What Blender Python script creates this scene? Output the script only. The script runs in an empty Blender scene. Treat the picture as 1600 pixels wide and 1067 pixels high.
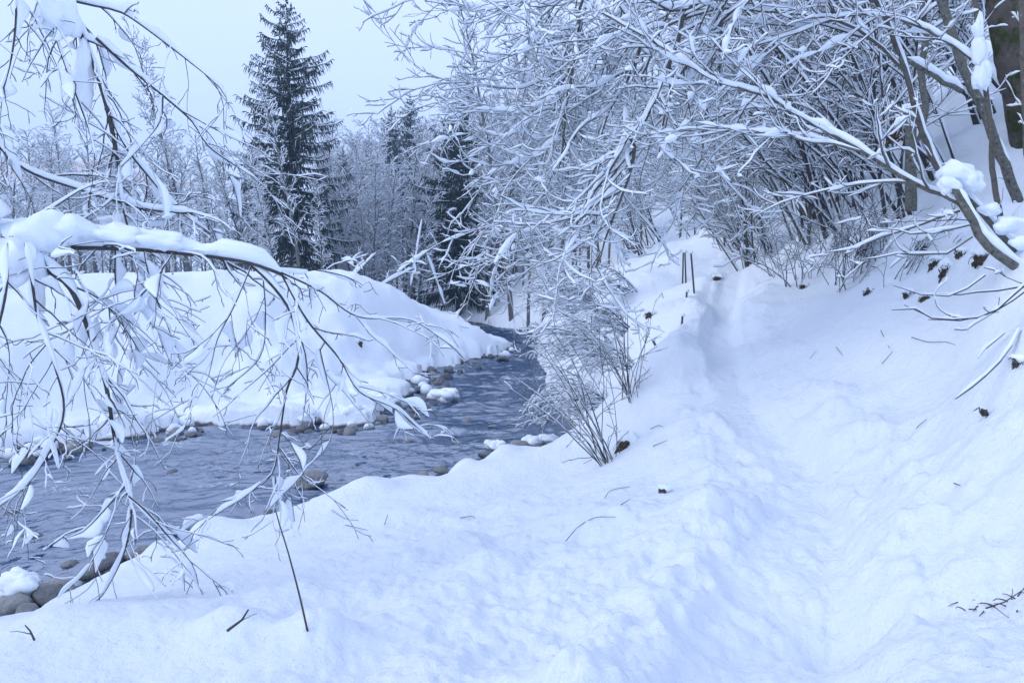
import bpy, math, random
import numpy as np
from mathutils import Vector, Matrix

RAD = math.radians
scene = bpy.context.scene
COL = scene.collection
PX_F, CX, CY, HZ = 1100.0, 800.0, 533.5, 430.0        # focal length, centre and horizon row of the view
CAM_Z = 3.2
PITCH = math.atan((CY - HZ) / PX_F)

# ---------------------------------------------------------------- camera, sky, sun, exposure
cam_d = bpy.data.cameras.new('camera')
cam = bpy.data.objects.new('camera', cam_d)
COL.objects.link(cam)
cam.location = (0, 0, CAM_Z)
cam.rotation_euler = (math.pi / 2 - PITCH, 0, 0)
cam_d.sensor_width = 36.0
cam_d.lens = 36.0 * PX_F / 1600.0
cam_d.clip_start = 0.05
cam_d.clip_end = 3000
scene.camera = cam

SUN_EL, SUN_AZ = RAD(28), RAD(-108)                     # azimuth from +Y, negative = to the left
world = bpy.data.worlds.new('World')
scene.world = world
world.use_nodes = True
wn, wl = world.node_tree.nodes, world.node_tree.links
wn.clear()
sky = wn.new('ShaderNodeTexSky')
sky.sky_type = 'NISHITA'
sky.sun_disc = False
sky.sun_elevation = SUN_EL
sky.sun_rotation = SUN_AZ
sky.altitude = 900
sky.air_density = 1.3
sky.dust_density = 3.5
sky.ozone_density = 1.2
hsv = wn.new('ShaderNodeHueSaturation')
hsv.inputs['Saturation'].default_value = 1.0
bg = wn.new('ShaderNodeBackground')
bg.inputs['Strength'].default_value = 0.15
wo = wn.new('ShaderNodeOutputWorld')
veil = wn.new('ShaderNodeMix')                          # thin even veil of high cloud
veil.data_type = 'RGBA'
veil.inputs['Factor'].default_value = 0.82
veil.inputs['B'].default_value = (3.75, 3.5, 3.75, 1)
wl.new(sky.outputs[0], veil.inputs['A'])
wl.new(veil.outputs['Result'], hsv.inputs['Color'])
tint = wn.new('ShaderNodeMix')                          # the camera's cool, slightly violet white balance
tint.data_type = 'RGBA'; tint.blend_type = 'MULTIPLY'
tint.inputs['Factor'].default_value = 1.0
tint.inputs['B'].default_value = (.785, .965, 1.25, 1)
wl.new(hsv.outputs[0], tint.inputs['A'])
wl.new(tint.outputs['Result'], bg.inputs['Color'])
wl.new(bg.outputs[0], wo.inputs['Surface'])

sun_d = bpy.data.lights.new('sun', 'SUN')
sun_d.energy = 0.5
sun_d.angle = RAD(40)
sun_d.color = (1.0, 0.95, 0.9)
sun = bpy.data.objects.new('sun', sun_d)
COL.objects.link(sun)
sd = Vector((math.sin(SUN_AZ) * math.cos(SUN_EL), math.cos(SUN_AZ) * math.cos(SUN_EL), math.sin(SUN_EL)))
sun.rotation_euler = sd.to_track_quat('Z', 'Y').to_euler()
sun.location = sd * 60

vs = scene.view_settings
vs.view_transform = 'Standard'
vs.look = 'None'
vs.gamma = 1.0
vs.use_curve_mapping = False
vs.exposure = 1.25
HAZE = 0.0019
scene.render.film_transparent = False
try:
    scene.cycles.max_bounces = 10
    scene.cycles.diffuse_bounces = 8
    scene.cycles.glossy_bounces = 3
    scene.cycles.transparent_max_bounces = 8
    scene.cycles.use_denoising = True
    scene.cycles.caustics_reflective = False
    scene.cycles.caustics_refractive = False
except Exception:
    pass

# ---------------------------------------------------------------- helpers
def ray(px, py):
    u, v = (px - CX) / PX_F, (CY - py) / PX_F
    return Vector((u, math.cos(PITCH) + v * math.sin(PITCH), -math.sin(PITCH) + v * math.cos(PITCH)))

def at(px, py, D):
    r = ray(px, py)
    return Vector((0, 0, CAM_Z)) + r * (D / r.y)

def at_z(px, py, z):
    r = ray(px, py)
    return Vector((0, 0, CAM_Z)) + r * ((z - CAM_Z) / r.z)

def tag(o, label=None, cat=None, group=None, kind=None):
    if label: o['label'] = label
    if cat: o['category'] = cat
    if group: o['group'] = group
    if kind: o['kind'] = kind
    return o

def empty(name, loc, rotz=0.0, scale=1.0):
    o = bpy.data.objects.new(name, None)
    COL.objects.link(o)
    o.empty_display_size = 0.2
    o.location = loc
    o.rotation_euler = (0, 0, rotz)
    o.scale = (scale, scale, scale)
    return o

def mesh_data(name, V, quads=None, tris=None, mat=None, smooth=True):
    me = bpy.data.meshes.new(name)
    V = np.asarray(V, dtype=np.float32).reshape(-1, 3)
    me.vertices.add(len(V))
    me.vertices.foreach_set('co', V.ravel())
    li, ls, pos = [], [], 0
    if quads is not None and len(quads):
        q = np.asarray(quads, dtype=np.int32).reshape(-1, 4)
        li.append(q.ravel()); ls.append(np.arange(len(q), dtype=np.int32) * 4 + pos); pos += q.size
    if tris is not None and len(tris):
        t = np.asarray(tris, dtype=np.int32).reshape(-1, 3)
        li.append(t.ravel()); ls.append(np.arange(len(t), dtype=np.int32) * 3 + pos); pos += t.size
    li = np.concatenate(li); ls = np.concatenate(ls)
    me.loops.add(len(li))
    me.loops.foreach_set('vertex_index', li)
    me.polygons.add(len(ls))
    me.polygons.foreach_set('loop_start', ls)
    me.update(calc_edges=True)
    if smooth:
        me.polygons.foreach_set('use_smooth', np.ones(len(ls), dtype=bool))
    if mat: me.materials.append(mat)
    return me

def link(name, me, parent=None, loc=None):
    o = bpy.data.objects.new(name, me)
    COL.objects.link(o)
    if parent: o.parent = parent
    if loc is not None: o.location = loc
    return o

_perm = np.random.RandomState(7).rand(512, 512).astype(np.float32)
def vnoise(x, y, ox=0):
    xi = np.floor(x).astype(np.int64); yi = np.floor(y).astype(np.int64)
    fx = x - xi; fy = y - yi
    fx = fx * fx * fx * (fx * (fx * 6 - 15) + 10); fy = fy * fy * fy * (fy * (fy * 6 - 15) + 10)
    x0 = (xi + ox * 37) % 512; x1 = (x0 + 1) % 512; y0 = (yi + ox * 91) % 512; y1 = (y0 + 1) % 512
    a = _perm[x0, y0]; b = _perm[x1, y0]; c = _perm[x0, y1]; d = _perm[x1, y1]
    return (a + (b - a) * fx) * (1 - fy) + (c + (d - c) * fx) * fy - 0.5

def fbm(x, y, scale, octv=3, ox=0, gain=0.5):
    s = 0; amp = 1.0; f = 1.0 / scale
    ca, sa = math.cos(0.6), math.sin(0.6)
    for k in range(octv):
        s = s + amp * vnoise(x * f + 11.3 * k, y * f - 7.1 * k, ox + k)
        x, y = ca * x - sa * y, sa * x + ca * y
        amp *= gain; f *= 2.03
    return s

def sstep(a, b, x):
    t = np.clip((x - a) / (b - a), 0, 1)
    return t * t * (3 - 2 * t)

# ---------------------------------------------------------------- materials
def new_mat(name):
    m = bpy.data.materials.new(name)
    m.use_nodes = True
    nt = m.node_tree
    nt.nodes.clear()
    out = nt.nodes.new('ShaderNodeOutputMaterial')
    return m, nt, out

def N(nt, typ, **kw):
    n = nt.nodes.new(typ)
    for k, v in kw.items():
        if k in n.inputs: n.inputs[k].default_value = v
        else: setattr(n, k, v)
    return n

def ramp(nt, src, stops):
    r = nt.nodes.new('ShaderNodeValToRGB')
    e = r.color_ramp.elements
    while len(e) < len(stops): e.new(0.5)
    for el, (p, c) in zip(e, stops):
        el.position = p
        el.color = (*c, 1)
    nt.links.new(src, r.inputs[0])
    return r

def noise(nt, vec, scale, detail=4, rough=0.55):
    n = N(nt, 'ShaderNodeTexNoise', Scale=scale, Detail=detail, Roughness=rough)
    nt.links.new(vec, n.inputs['Vector'])
    return n

def bump_chain(nt, items):
    prev = None
    for src, strength, dist in items:
        b = N(nt, 'ShaderNodeBump', Strength=strength, Distance=dist)
        nt.links.new(src, b.inputs['Height'])
        if prev: nt.links.new(prev.outputs[0], b.inputs['Normal'])
        prev = b
    return prev

SNOW_C = (0.825, 0.885, 0.945)
def snow_ground_mat():
    m, nt, out = new_mat('snow_ground')
    tc = N(nt, 'ShaderNodeTexCoord'); v = tc.outputs['Object']
    p = N(nt, 'ShaderNodeBsdfPrincipled', Roughness=0.65)
    p.inputs['Specular IOR Level'].default_value = 0.25
    n1 = noise(nt, v, 5, 4, .55); n2 = noise(nt, v, 22, 5, .6); n3 = noise(nt, v, 110, 4, .7)
    b = bump_chain(nt, [(n1.outputs[0], .45, .06), (n2.outputs[0], .7, .03), (n3.outputs[0], .7, .012)])
    nt.links.new(b.outputs[0], p.inputs['Normal'])
    # snow above the water line, wet gravel below it
    sx = N(nt, 'ShaderNodeSeparateXYZ'); nt.links.new(v, sx.inputs[0])
    nz = noise(nt, v, 3.5, 4, .6)
    ad = N(nt, 'ShaderNodeMath', operation='MULTIPLY_ADD'); ad.inputs[1].default_value = -0.16
    nt.links.new(nz.outputs[0], ad.inputs[0]); nt.links.new(sx.outputs[2], ad.inputs[2])
    mr = N(nt, 'ShaderNodeMapRange'); mr.inputs[1].default_value = -0.05; mr.inputs[2].default_value = 0.0
    nt.links.new(ad.outputs[0], mr.inputs[0])
    vo = N(nt, 'ShaderNodeTexVoronoi', Scale=4.5); nt.links.new(v, vo.inputs['Vector'])
    gr = ramp(nt, vo.outputs['Color'], [(0.1, (.05, .05, .048)), (.45, (.13, .13, .12)), (.7, (.1, .075, .055)), (.95, (.24, .24, .235))])
    mix = N(nt, 'ShaderNodeMix', data_type='RGBA')
    nt.links.new(mr.outputs[0], mix.inputs['Factor'])
    nt.links.new(gr.outputs[0], mix.inputs['A'])
    mix.inputs['B'].default_value = (*SNOW_C, 1)
    nt.links.new(mix.outputs['Result'], p.inputs['Base Color'])
    nt.links.new(p.outputs[0], out.inputs[0])
    return m

def snow_mat(name='snow', sc=40, dist=.01):
    m, nt, out = new_mat(name)
    tc = N(nt, 'ShaderNodeTexCoord')
    p = N(nt, 'ShaderNodeBsdfPrincipled', Roughness=0.65)
    p.inputs['Base Color'].default_value = (*SNOW_C, 1)
    p.inputs['Specular IOR Level'].default_value = 0.2
    n1 = noise(nt, tc.outputs['Object'], sc, 4, .6)
    b = bump_chain(nt, [(n1.outputs[0], .6, dist)])
    nt.links.new(b.outputs[0], p.inputs['Normal'])
    nt.links.new(p.outputs[0], out.inputs[0])
    return m

def bark_mat(name, dark, mid, light, sc=30, moss=None):
    m, nt, out = new_mat(name)
    tc = N(nt, 'ShaderNodeTexCoord'); v = tc.outputs['Object']
    p = N(nt, 'ShaderNodeBsdfPrincipled', Roughness=0.85)
    p.inputs['Specular IOR Level'].default_value = 0.2
    n1 = noise(nt, v, sc, 5, .65)
    r = ramp(nt, n1.outputs[0], [(.3, dark), (.5, mid), (.62, mid), (.7, light)])
    last = r.outputs[0]
    if moss:
        n2 = noise(nt, v, sc * .25, 4, .7)
        f = ramp(nt, n2.outputs[0], [(.5, (0, 0, 0)), (.58, (1, 1, 1))])
        mx = N(nt, 'ShaderNodeMix', data_type='RGBA')
        nt.links.new(f.outputs[0], mx.inputs['Factor']); nt.links.new(last, mx.inputs['A'])
        mx.inputs['B'].default_value = (*moss, 1)
        last = mx.outputs['Result']
    nt.links.new(last, p.inputs['Base Color'])
    b = bump_chain(nt, [(n1.outputs[0], .8, .01)])
    nt.links.new(b.outputs[0], p.inputs['Normal'])
    nt.links.new(p.outputs[0], out.inputs[0])
    return m

def stone_mat():
    m, nt, out = new_mat('river_stone')
    tc = N(nt, 'ShaderNodeTexCoord'); v = tc.outputs['Object']
    oi = N(nt, 'ShaderNodeObjectInfo')
    p = N(nt, 'ShaderNodeBsdfPrincipled', Roughness=0.5)
    c = ramp(nt, oi.outputs['Random'], [(0, (.13, .14, .15)), (.25, (.24, .25, .26)), (.5, (.33, .34, .34)), (.72, (.17, .155, .14)), (.8, (.16, .165, .175)), (.95, (.3, .3, .3))])
    c.color_ramp.interpolation = 'CONSTANT'
    n1 = noise(nt, v, 6, 6, .65)
    r = ramp(nt, n1.outputs[0], [(.25, (.45, .45, .45)), (.75, (1.3, 1.28, 1.25))])
    mx = N(nt, 'ShaderNodeMix', data_type='RGBA', blend_type='MULTIPLY'); mx.inputs['Factor'].default_value = 1
    nt.links.new(c.outputs[0], mx.inputs['A']); nt.links.new(r.outputs[0], mx.inputs['B'])
    nt.links.new(mx.outputs['Result'], p.inputs['Base Color'])
    b = bump_chain(nt, [(n1.outputs[0], .7, .04)])
    nt.links.new(b.outputs[0], p.inputs['Normal'])
    nt.links.new(p.outputs[0], out.inputs[0])
    return m

def plain_mat(name, a, b_, sc=8, rough=.85, dist=.02):
    m, nt, out = new_mat(name)
    tc = N(nt, 'ShaderNodeTexCoord'); v = tc.outputs['Object']
    p = N(nt, 'ShaderNodeBsdfPrincipled', Roughness=rough)
    p.inputs['Specular IOR Level'].default_value = 0.2
    n1 = noise(nt, v, sc, 5, .65)
    r = ramp(nt, n1.outputs[0], [(.3, a), (.7, b_)])
    nt.links.new(r.outputs[0], p.inputs['Base Color'])
    b = bump_chain(nt, [(n1.outputs[0], .7, dist)])
    nt.links.new(b.outputs[0], p.inputs['Normal'])
    nt.links.new(p.outputs[0], out.inputs[0])
    return m

def water_mat():
    m, nt, out = new_mat('river_water')
    tc = N(nt, 'ShaderNodeTexCoord')
    mp = N(nt, 'ShaderNodeMapping'); mp.inputs['Scale'].default_value = (1.0, 1.9, 1.0)
    mp.inputs['Rotation'].default_value = (0, 0, RAD(-24))
    nt.links.new(tc.outputs['Object'], mp.inputs['Vector']); v = mp.outputs[0]
    n1 = noise(nt, v, 2.2, 4, .6); n2 = noise(nt, v, 7, 4, .62); n3 = noise(nt, v, 24, 3, .6)
    b = bump_chain(nt, [(n1.outputs[0], .4, .02), (n2.outputs[0], .6, .012), (n3.outputs[0], .8, .006)])
    fr = N(nt, 'ShaderNodeFresnel', IOR=1.3); nt.links.new(b.outputs[0], fr.inputs['Normal'])
    gl = N(nt, 'ShaderNodeBsdfGlossy', Roughness=0.06); nt.links.new(b.outputs[0], gl.inputs['Normal'])
    tr = N(nt, 'ShaderNodeBsdfTransparent'); tr.inputs[0].default_value = (.30, .50, .62, 1)
    df = N(nt, 'ShaderNodeBsdfDiffuse'); df.inputs[0].default_value = (.008, .075, .2, 1)
    nt.links.new(b.outputs[0], df.inputs['Normal'])
    body = N(nt, 'ShaderNodeMixShader'); body.inputs[0].default_value = .68
    nt.links.new(tr.outputs[0], body.inputs[1]); nt.links.new(df.outputs[0], body.inputs[2])
    m1 = N(nt, 'ShaderNodeMixShader')
    fs = N(nt, 'ShaderNodeMath', operation='MULTIPLY'); fs.inputs[1].default_value = .44      # the polarised share of the sheen is missing in the photograph
    nt.links.new(fr.outputs[0], fs.inputs[0])
    nt.links.new(fs.outputs[0], m1.inputs[0]); nt.links.new(body.outputs[0], m1.inputs[1]); nt.links.new(gl.outputs[0], m1.inputs[2])
    # broken white water
    nf = noise(nt, v, .55, 3, .5); nf2 = noise(nt, v, 9, 6, .75)
    mu = N(nt, 'ShaderNodeMath', operation='MULTIPLY'); nt.links.new(nf.outputs[0], mu.inputs[0]); nt.links.new(nf2.outputs[0], mu.inputs[1])
    rf = ramp(nt, mu.outputs[0], [(.315, (0, 0, 0)), (.43, (.85, .85, .85))])
    fo = N(nt, 'ShaderNodeBsdfDiffuse'); fo.inputs[0].default_value = (.6, .68, .74, 1)
    m2 = N(nt, 'ShaderNodeMixShader')
    nt.links.new(rf.outputs[0], m2.inputs[0]); nt.links.new(m1.outputs[0], m2.inputs[1]); nt.links.new(fo.outputs[0], m2.inputs[2])
    nt.links.new(m2.outputs[0], out.inputs[0])
    return m

M_GROUND = snow_ground_mat()
M_SNOW = snow_mat('snow', 30, .012)
M_SNOWFINE = snow_mat('snow_on_twigs', 80, .004)
M_BARK = bark_mat('alder_bark', (.06, .055, .048), (.12, .11, .095), (.26, .255, .23), 25)
M_LICHEN = bark_mat('lichen_bark', (.04, .038, .033), (.14, .14, .12), (.42, .43, .39), 26)
M_MOSS = bark_mat('mossy_bark', (.05, .04, .033), (.1, .085, .075), (.2, .18, .16), 10, moss=(.035, .045, .012))
M_TWIG = plain_mat('twig_bark', (.042, .04, .04), (.1, .095, .09), 40, .8, .003)
M_FARBARK = bark_mat('far_bark', (.08, .078, .075), (.15, .147, .143), (.3, .3, .3), 6)
M_NEEDLE = plain_mat('spruce_needles', (.018, .032, .022), (.05, .07, .05), 3, .8, .02)
M_STONE = stone_mat()
M_SOIL = plain_mat('bare_soil', (.035, .028, .024), (.15, .115, .085), 14, .95, .04)
M_DEADLEAF = plain_mat('dead_leaves', (.07, .035, .02), (.2, .11, .055), 20, .9, .01)
M_POST = plain_mat('weathered_wood', (.04, .037, .033), (.12, .11, .1), 25, .9, .006)
M_WATER = water_mat()

# ---------------------------------------------------------------- terrain
def rbf_fit(P, c=0.8, lam=1e-3):
    P = np.array(P, dtype=float)
    d = np.hypot(P[:, None, 0] - P[None, :, 0], P[:, None, 1] - P[None, :, 1])
    A = np.sqrt(d * d + c * c)
    n = len(P)
    K = np.zeros((n + 1, n + 1)); K[:n, :n] = A - lam * np.eye(n); K[n, :n] = 1; K[:n, n] = 1
    w = np.linalg.solve(K, np.append(P[:, 2], 0))
    return P[:, :2], w, c

def rbf_eval(fit, x, y):
    P, w, c = fit
    z = np.full(x.shape, w[-1])
    for (a, b), k in zip(P, w[:-1]):
        z += k * np.sqrt((x - a) ** 2 + (y - b) ** 2 + c * c)
    return z

def px_poly(lst, z): return [tuple(at_z(a, b, z))[:2] for a, b in lst]

IN_PX = [(0, 716), (110, 694), (200, 684), (300, 668), (400, 664), (500, 668), (575, 662), (605, 640), (642, 612), (652, 588), (720, 570), (785, 552), (795, 543), (752, 527)]
P_IN = [(-60, -9), (-40, -5), (-22, 3), (-14, 9.5)] + px_poly(IN_PX, 0.0) + [(-2.4, 41), (-3.6, 45), (-6.5, 49), (-11, 52), (-22, 56), (-60, 60)]
OUT_PX = [(0, 985), (90, 940), (190, 885), (290, 838), (400, 814), (460, 792), (570, 767), (690, 750), (760, 708), (850, 702), (935, 716), (925, 680), (895, 650), (872, 620), (852, 590), (838, 560), (842, 532), (844, 520)]
P_OUT = [(-60, -20), (-30, -12), (-14, -3), (-8, 3)] + px_poly(OUT_PX, 0.2) + [(0.6, 40.2), (-1.0, 42.5), (-1.6, 45), (-4, 50), (-10, 55.5), (-22, 59.5), (-60, 64)]

def poly_sdf(poly, x, y):
    """positive outside, negative inside"""
    poly = np.array(poly); n = len(poly)
    d2 = np.full(x.shape, 1e18); ins = np.zeros(x.shape, bool)
    for i in range(n):
        ax, ay = poly[i]; bx, by = poly[(i + 1) % n]
        ex, ey = bx - ax, by - ay
        t = np.clip(((x - ax) * ex + (y - ay) * ey) / (ex * ex + ey * ey + 1e-12), 0, 1)
        dd = (x - ax - t * ex) ** 2 + (y - ay - t * ey) ** 2
        d2 = np.minimum(d2, dd)
        c = ((ay > y) != (by > y)) & (x < (bx - ax) * (y - ay) / (by - ay + 1e-12) + ax)
        ins ^= c
    d = np.sqrt(d2)
    return np.where(ins, -d, d)

NEAR_PX = [(0, 1067, 2.9), (300, 1067, 2.9), (600, 1067, 2.85), (800, 1067, 2.8), (1000, 1067, 2.75), (1180, 1067, 2.7), (1400, 1067, 2.5), (1600, 1067, 2.2),
    (0, 990, 3.6), (200, 918, 5.4), (200, 950, 4.5), (400, 900, 5.2), (400, 855, 6.5), (600, 900, 5.0), (600, 800, 7.6), (800, 900, 4.6), (800, 800, 6.8), (800, 730, 9.0),
    (940, 800, 6.0), (930, 735, 8.2), (1000, 900, 4.2), (1040, 780, 5.6), (1000, 690, 7.8), (1040, 600, 9.5), (1000, 560, 10.5), (1050, 530, 11.5), (1000, 500, 14), (1060, 470, 14.5), (1090, 440, 17),
    (1235, 850, 4.2), (1240, 722, 5.9), (1196, 674, 6.8), (1150, 625, 8.0), (1133, 576, 9.4), (1122, 530, 11), (1132, 479, 14), (1150, 446, 18),
    (1600, 950, 2.9), (1600, 800, 3.4), (1600, 650, 4.1), (1600, 560, 4.8), (1450, 850, 3.7), (1450, 700, 5.0), (1450, 600, 6.2), (1432, 471, 8.0), (1295, 556, 8.0), (1250, 482, 11), (1300, 454, 11), (1200, 446, 13.5), (1340, 520, 8.0), (1350, 640, 6.3),
    (1248, 408, 14), (1380, 400, 10.5), (1500, 380, 8.5), (1600, 420, 6.2), (1600, 300, 9), (1450, 280, 12), (1300, 330, 16), (1500, 150, 15), (1600, 100, 14), (1250, 250, 24), (1350, 120, 26),
    (1150, 385, 22), (1130, 345, 28), (1000, 400, 26), (960, 440, 22), (930, 472, 20), (900, 445, 30), (1000, 250, 50), (860, 420, 45), (800, 470, 46), (760, 470, 50), (700, 462, 60), (860, 300, 75),
    (700, 390, 110), (560, 400, 110), (300, 412, 130), (0, 410, 130), (-300, 410, 130), (400, 425, 70), (100, 425, 75), (-300, 420, 70)]
N_PTS = [tuple(at(*p)) for p in NEAR_PX] + [(x, y, 0.3) for x, y in P_OUT] + [
    (0, 0, 1.6), (1, 0, 1.62), (0, -6, 1.6), (0, -20, 1.7), (2.5, 0, 2.2), (5, 0, 3.8), (8, -5, 5.5), (20, 0, 14), (30, 25, 21), (20, -30, 12), (-4, 0, 1.2), (-5, -8, .8), (-30, -40, 2), (60, 60, 42), (45, 110, 36), (90, 0, 55), (30, 200, 45), (-60, 200, 25), (-160, 160, 30), (-160, 0, 20), (0, -100, 3), (-100, -100, 15), (100, -100, 50), (100, 180, 60)]
NEAR = rbf_fit(N_PTS, 0.9)
FAR_PX = [(-200, 440, 19), (0, 440, 19.5), (120, 441, 20), (250, 442, 21), (350, 445, 21.5), (450, 454, 22), (560, 466, 23), (640, 480, 25), (700, 500, 28), (738, 518, 32),
    (300, 555, 18.1), (150, 575, 16.6), (0, 575, 15.3), (450, 556, 19.0), (560, 545, 21), (620, 530, 23.5), (684, 535, 25.6), (300, 620, 16.6), (500, 615, 18), (100, 632, 15.2)]
F_PTS = [tuple(at(*p)) for p in FAR_PX] + [(x, y, 0.28) for x, y in P_IN] + [(-10, 30, 2.2), (-5, 33, 1.5), (-20, 30, 2.4), (-12, 42, 2.3), (-7, 42, 1.8), (-30, 30, 3), (-30, 10, 2.6), (-50, 30, 4), (-5, 38, 1.5)]
FARB = rbf_fit(F_PTS, 0.9)

PATH = [tuple(at(*p))[:2] for p in [(1150, 1250, 1.9), (1190, 1067, 2.7), (1208, 960, 3.4), (1232, 869, 4.1), (1252, 771, 5.2), (1240, 722, 5.9), (1196, 674, 6.8), (1150, 625, 8.0), (1133, 576, 9.4), (1124, 530, 11), (1133, 479, 14), (1150, 446, 18), (1165, 430, 21), (1180, 415, 26)]]

PATH_Z = rbf_eval(NEAR, np.array([p[0] for p in PATH]), np.array([p[1] for p in PATH]))

def path_dist(x, y):
    """distance to the middle of the path, and the height of the trodden floor there"""
    d2 = np.full(x.shape, 1e18); pz = np.zeros(x.shape)
    for (ax, ay), (bx, by), za, zb in zip(PATH[:-1], PATH[1:], PATH_Z[:-1], PATH_Z[1:]):
        ex, ey = bx - ax, by - ay
        t = np.clip(((x - ax) * ex + (y - ay) * ey) / (ex * ex + ey * ey), 0, 1)
        dd = (x - ax - t * ex) ** 2 + (y - ay - t * ey) ** 2
        m = dd < d2
        pz = np.where(m, za + (zb - za) * t, pz); d2 = np.minimum(d2, dd)
    return np.sqrt(d2), pz

# heaps of snow over stones and stumps: x, y, radius, height
HEAPS = []
MHEAPS = []
for px, py, D, R, h in [(375, 1010, 3.35, .22, .16), (500, 1010, 3.3, .2, .12), (100, 985, 3.6, .25, .08), (250, 1000, 3.6, .5, .08), (700, 850, 5.6, .35, .13), (760, 900, 4.7, .22, .12), (890, 830, 5.8, .4, .12),
                        (620, 880, 5.1, .3, .08), (1000, 960, 3.7, .25, .07), (640, 810, 7.2, .4, .1), (1350, 930, 3.3, .3, -.12), (1370, 1000, 2.9, .3, .06), (1120, 960, 3.5, .3, .05), (960, 840, 5.3, .3, .1),
                        (1090, 820, 4.9, .35, .1), (1050, 1010, 3.1, .2, .07), (460, 950, 4.2, .3, .07), (560, 960, 4.0, .3, -.06), (330, 940, 4.5, .3, -.07)]:
    p = at(px, py, D); HEAPS.append((p.x, p.y, R, h))
rs = random.Random(5)
for px, py, R, h in [(575, 778, .42, .17), (520, 800, .45, .05), (322, 845, .26, .15), (370, 842, .3, .07), (245, 870, .15, .1), (430, 825, .35, .04), (640, 762, .35, .08), (720, 735, .3, .15), (790, 712, .3, .1), (860, 712, .35, .15)]:
    p = at_z(px, py, .3); HEAPS.append((p.x, p.y, R, h))
for k in range(46):
    px = rs.uniform(1225, 1600); py = rs.uniform(385, 470)
    D = 14 - (px - 1250) / 350 * 7.3 + (430 - py) / 40 * 1.0
    p = at(px, py, D); R0 = rs.uniform(.18, .42)
    HEAPS.append((p.x, p.y, R0, R0 * rs.uniform(.35, .8)))
for px, py, D, R0, h in [(1585, 575, 4.7, .3, .16), (1560, 640, 4.2, .25, .1), (1600, 520, 5.0, .4, .2)]:
    p = at(px, py, D); HEAPS.append((p.x, p.y, R0, h))
for k in range(70):
    p = at_z(rs.uniform(0, 780), rs.uniform(505, 640), rs.uniform(.2, 1.4))
    R0 = rs.uniform(.3, .85); MHEAPS.append((p.x, p.y, R0, R0 * rs.uniform(.1, .38) * rs.choice((1, 1, -.5))))
_pin = px_poly(IN_PX, 0.0)
PILLOWS = []
for (ax, ay), (bx, by) in zip(_pin[:-1], _pin[1:]):
    L = math.hypot(bx - ax, by - ay); nx, ny = -(by - ay) / L, (bx - ax) / L
    for k in range(max(1, int(L / .42))):
        t = rs.random(); o = rs.uniform(.3, 1.5) * (1 if rs.random() < .8 else 1.8)
        PILLOWS.append((ax + (bx - ax) * t + nx * o, ay + (by - ay) * t + ny * o, rs.uniform(.28, .75), rs.uniform(.1, .34)))
for px, py, R, h in [(520, 628, .9, .38), (440, 640, .7, .3), (600, 600, .8, .3), (560, 585, .8, .3), (640, 575, .7, .3), (610, 545, 1.0, .35), (590, 520, 1.1, .3), (560, 560, .9, .3), (400, 560, .9, .2), (620, 560, .6, .3), (790, 545, .8, .3), (770, 530, .8, .25), (745, 515, .9, .3)]:
    p = at_z(px, py, .3); PILLOWS.append((p.x, p.y, R, h))

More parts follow.
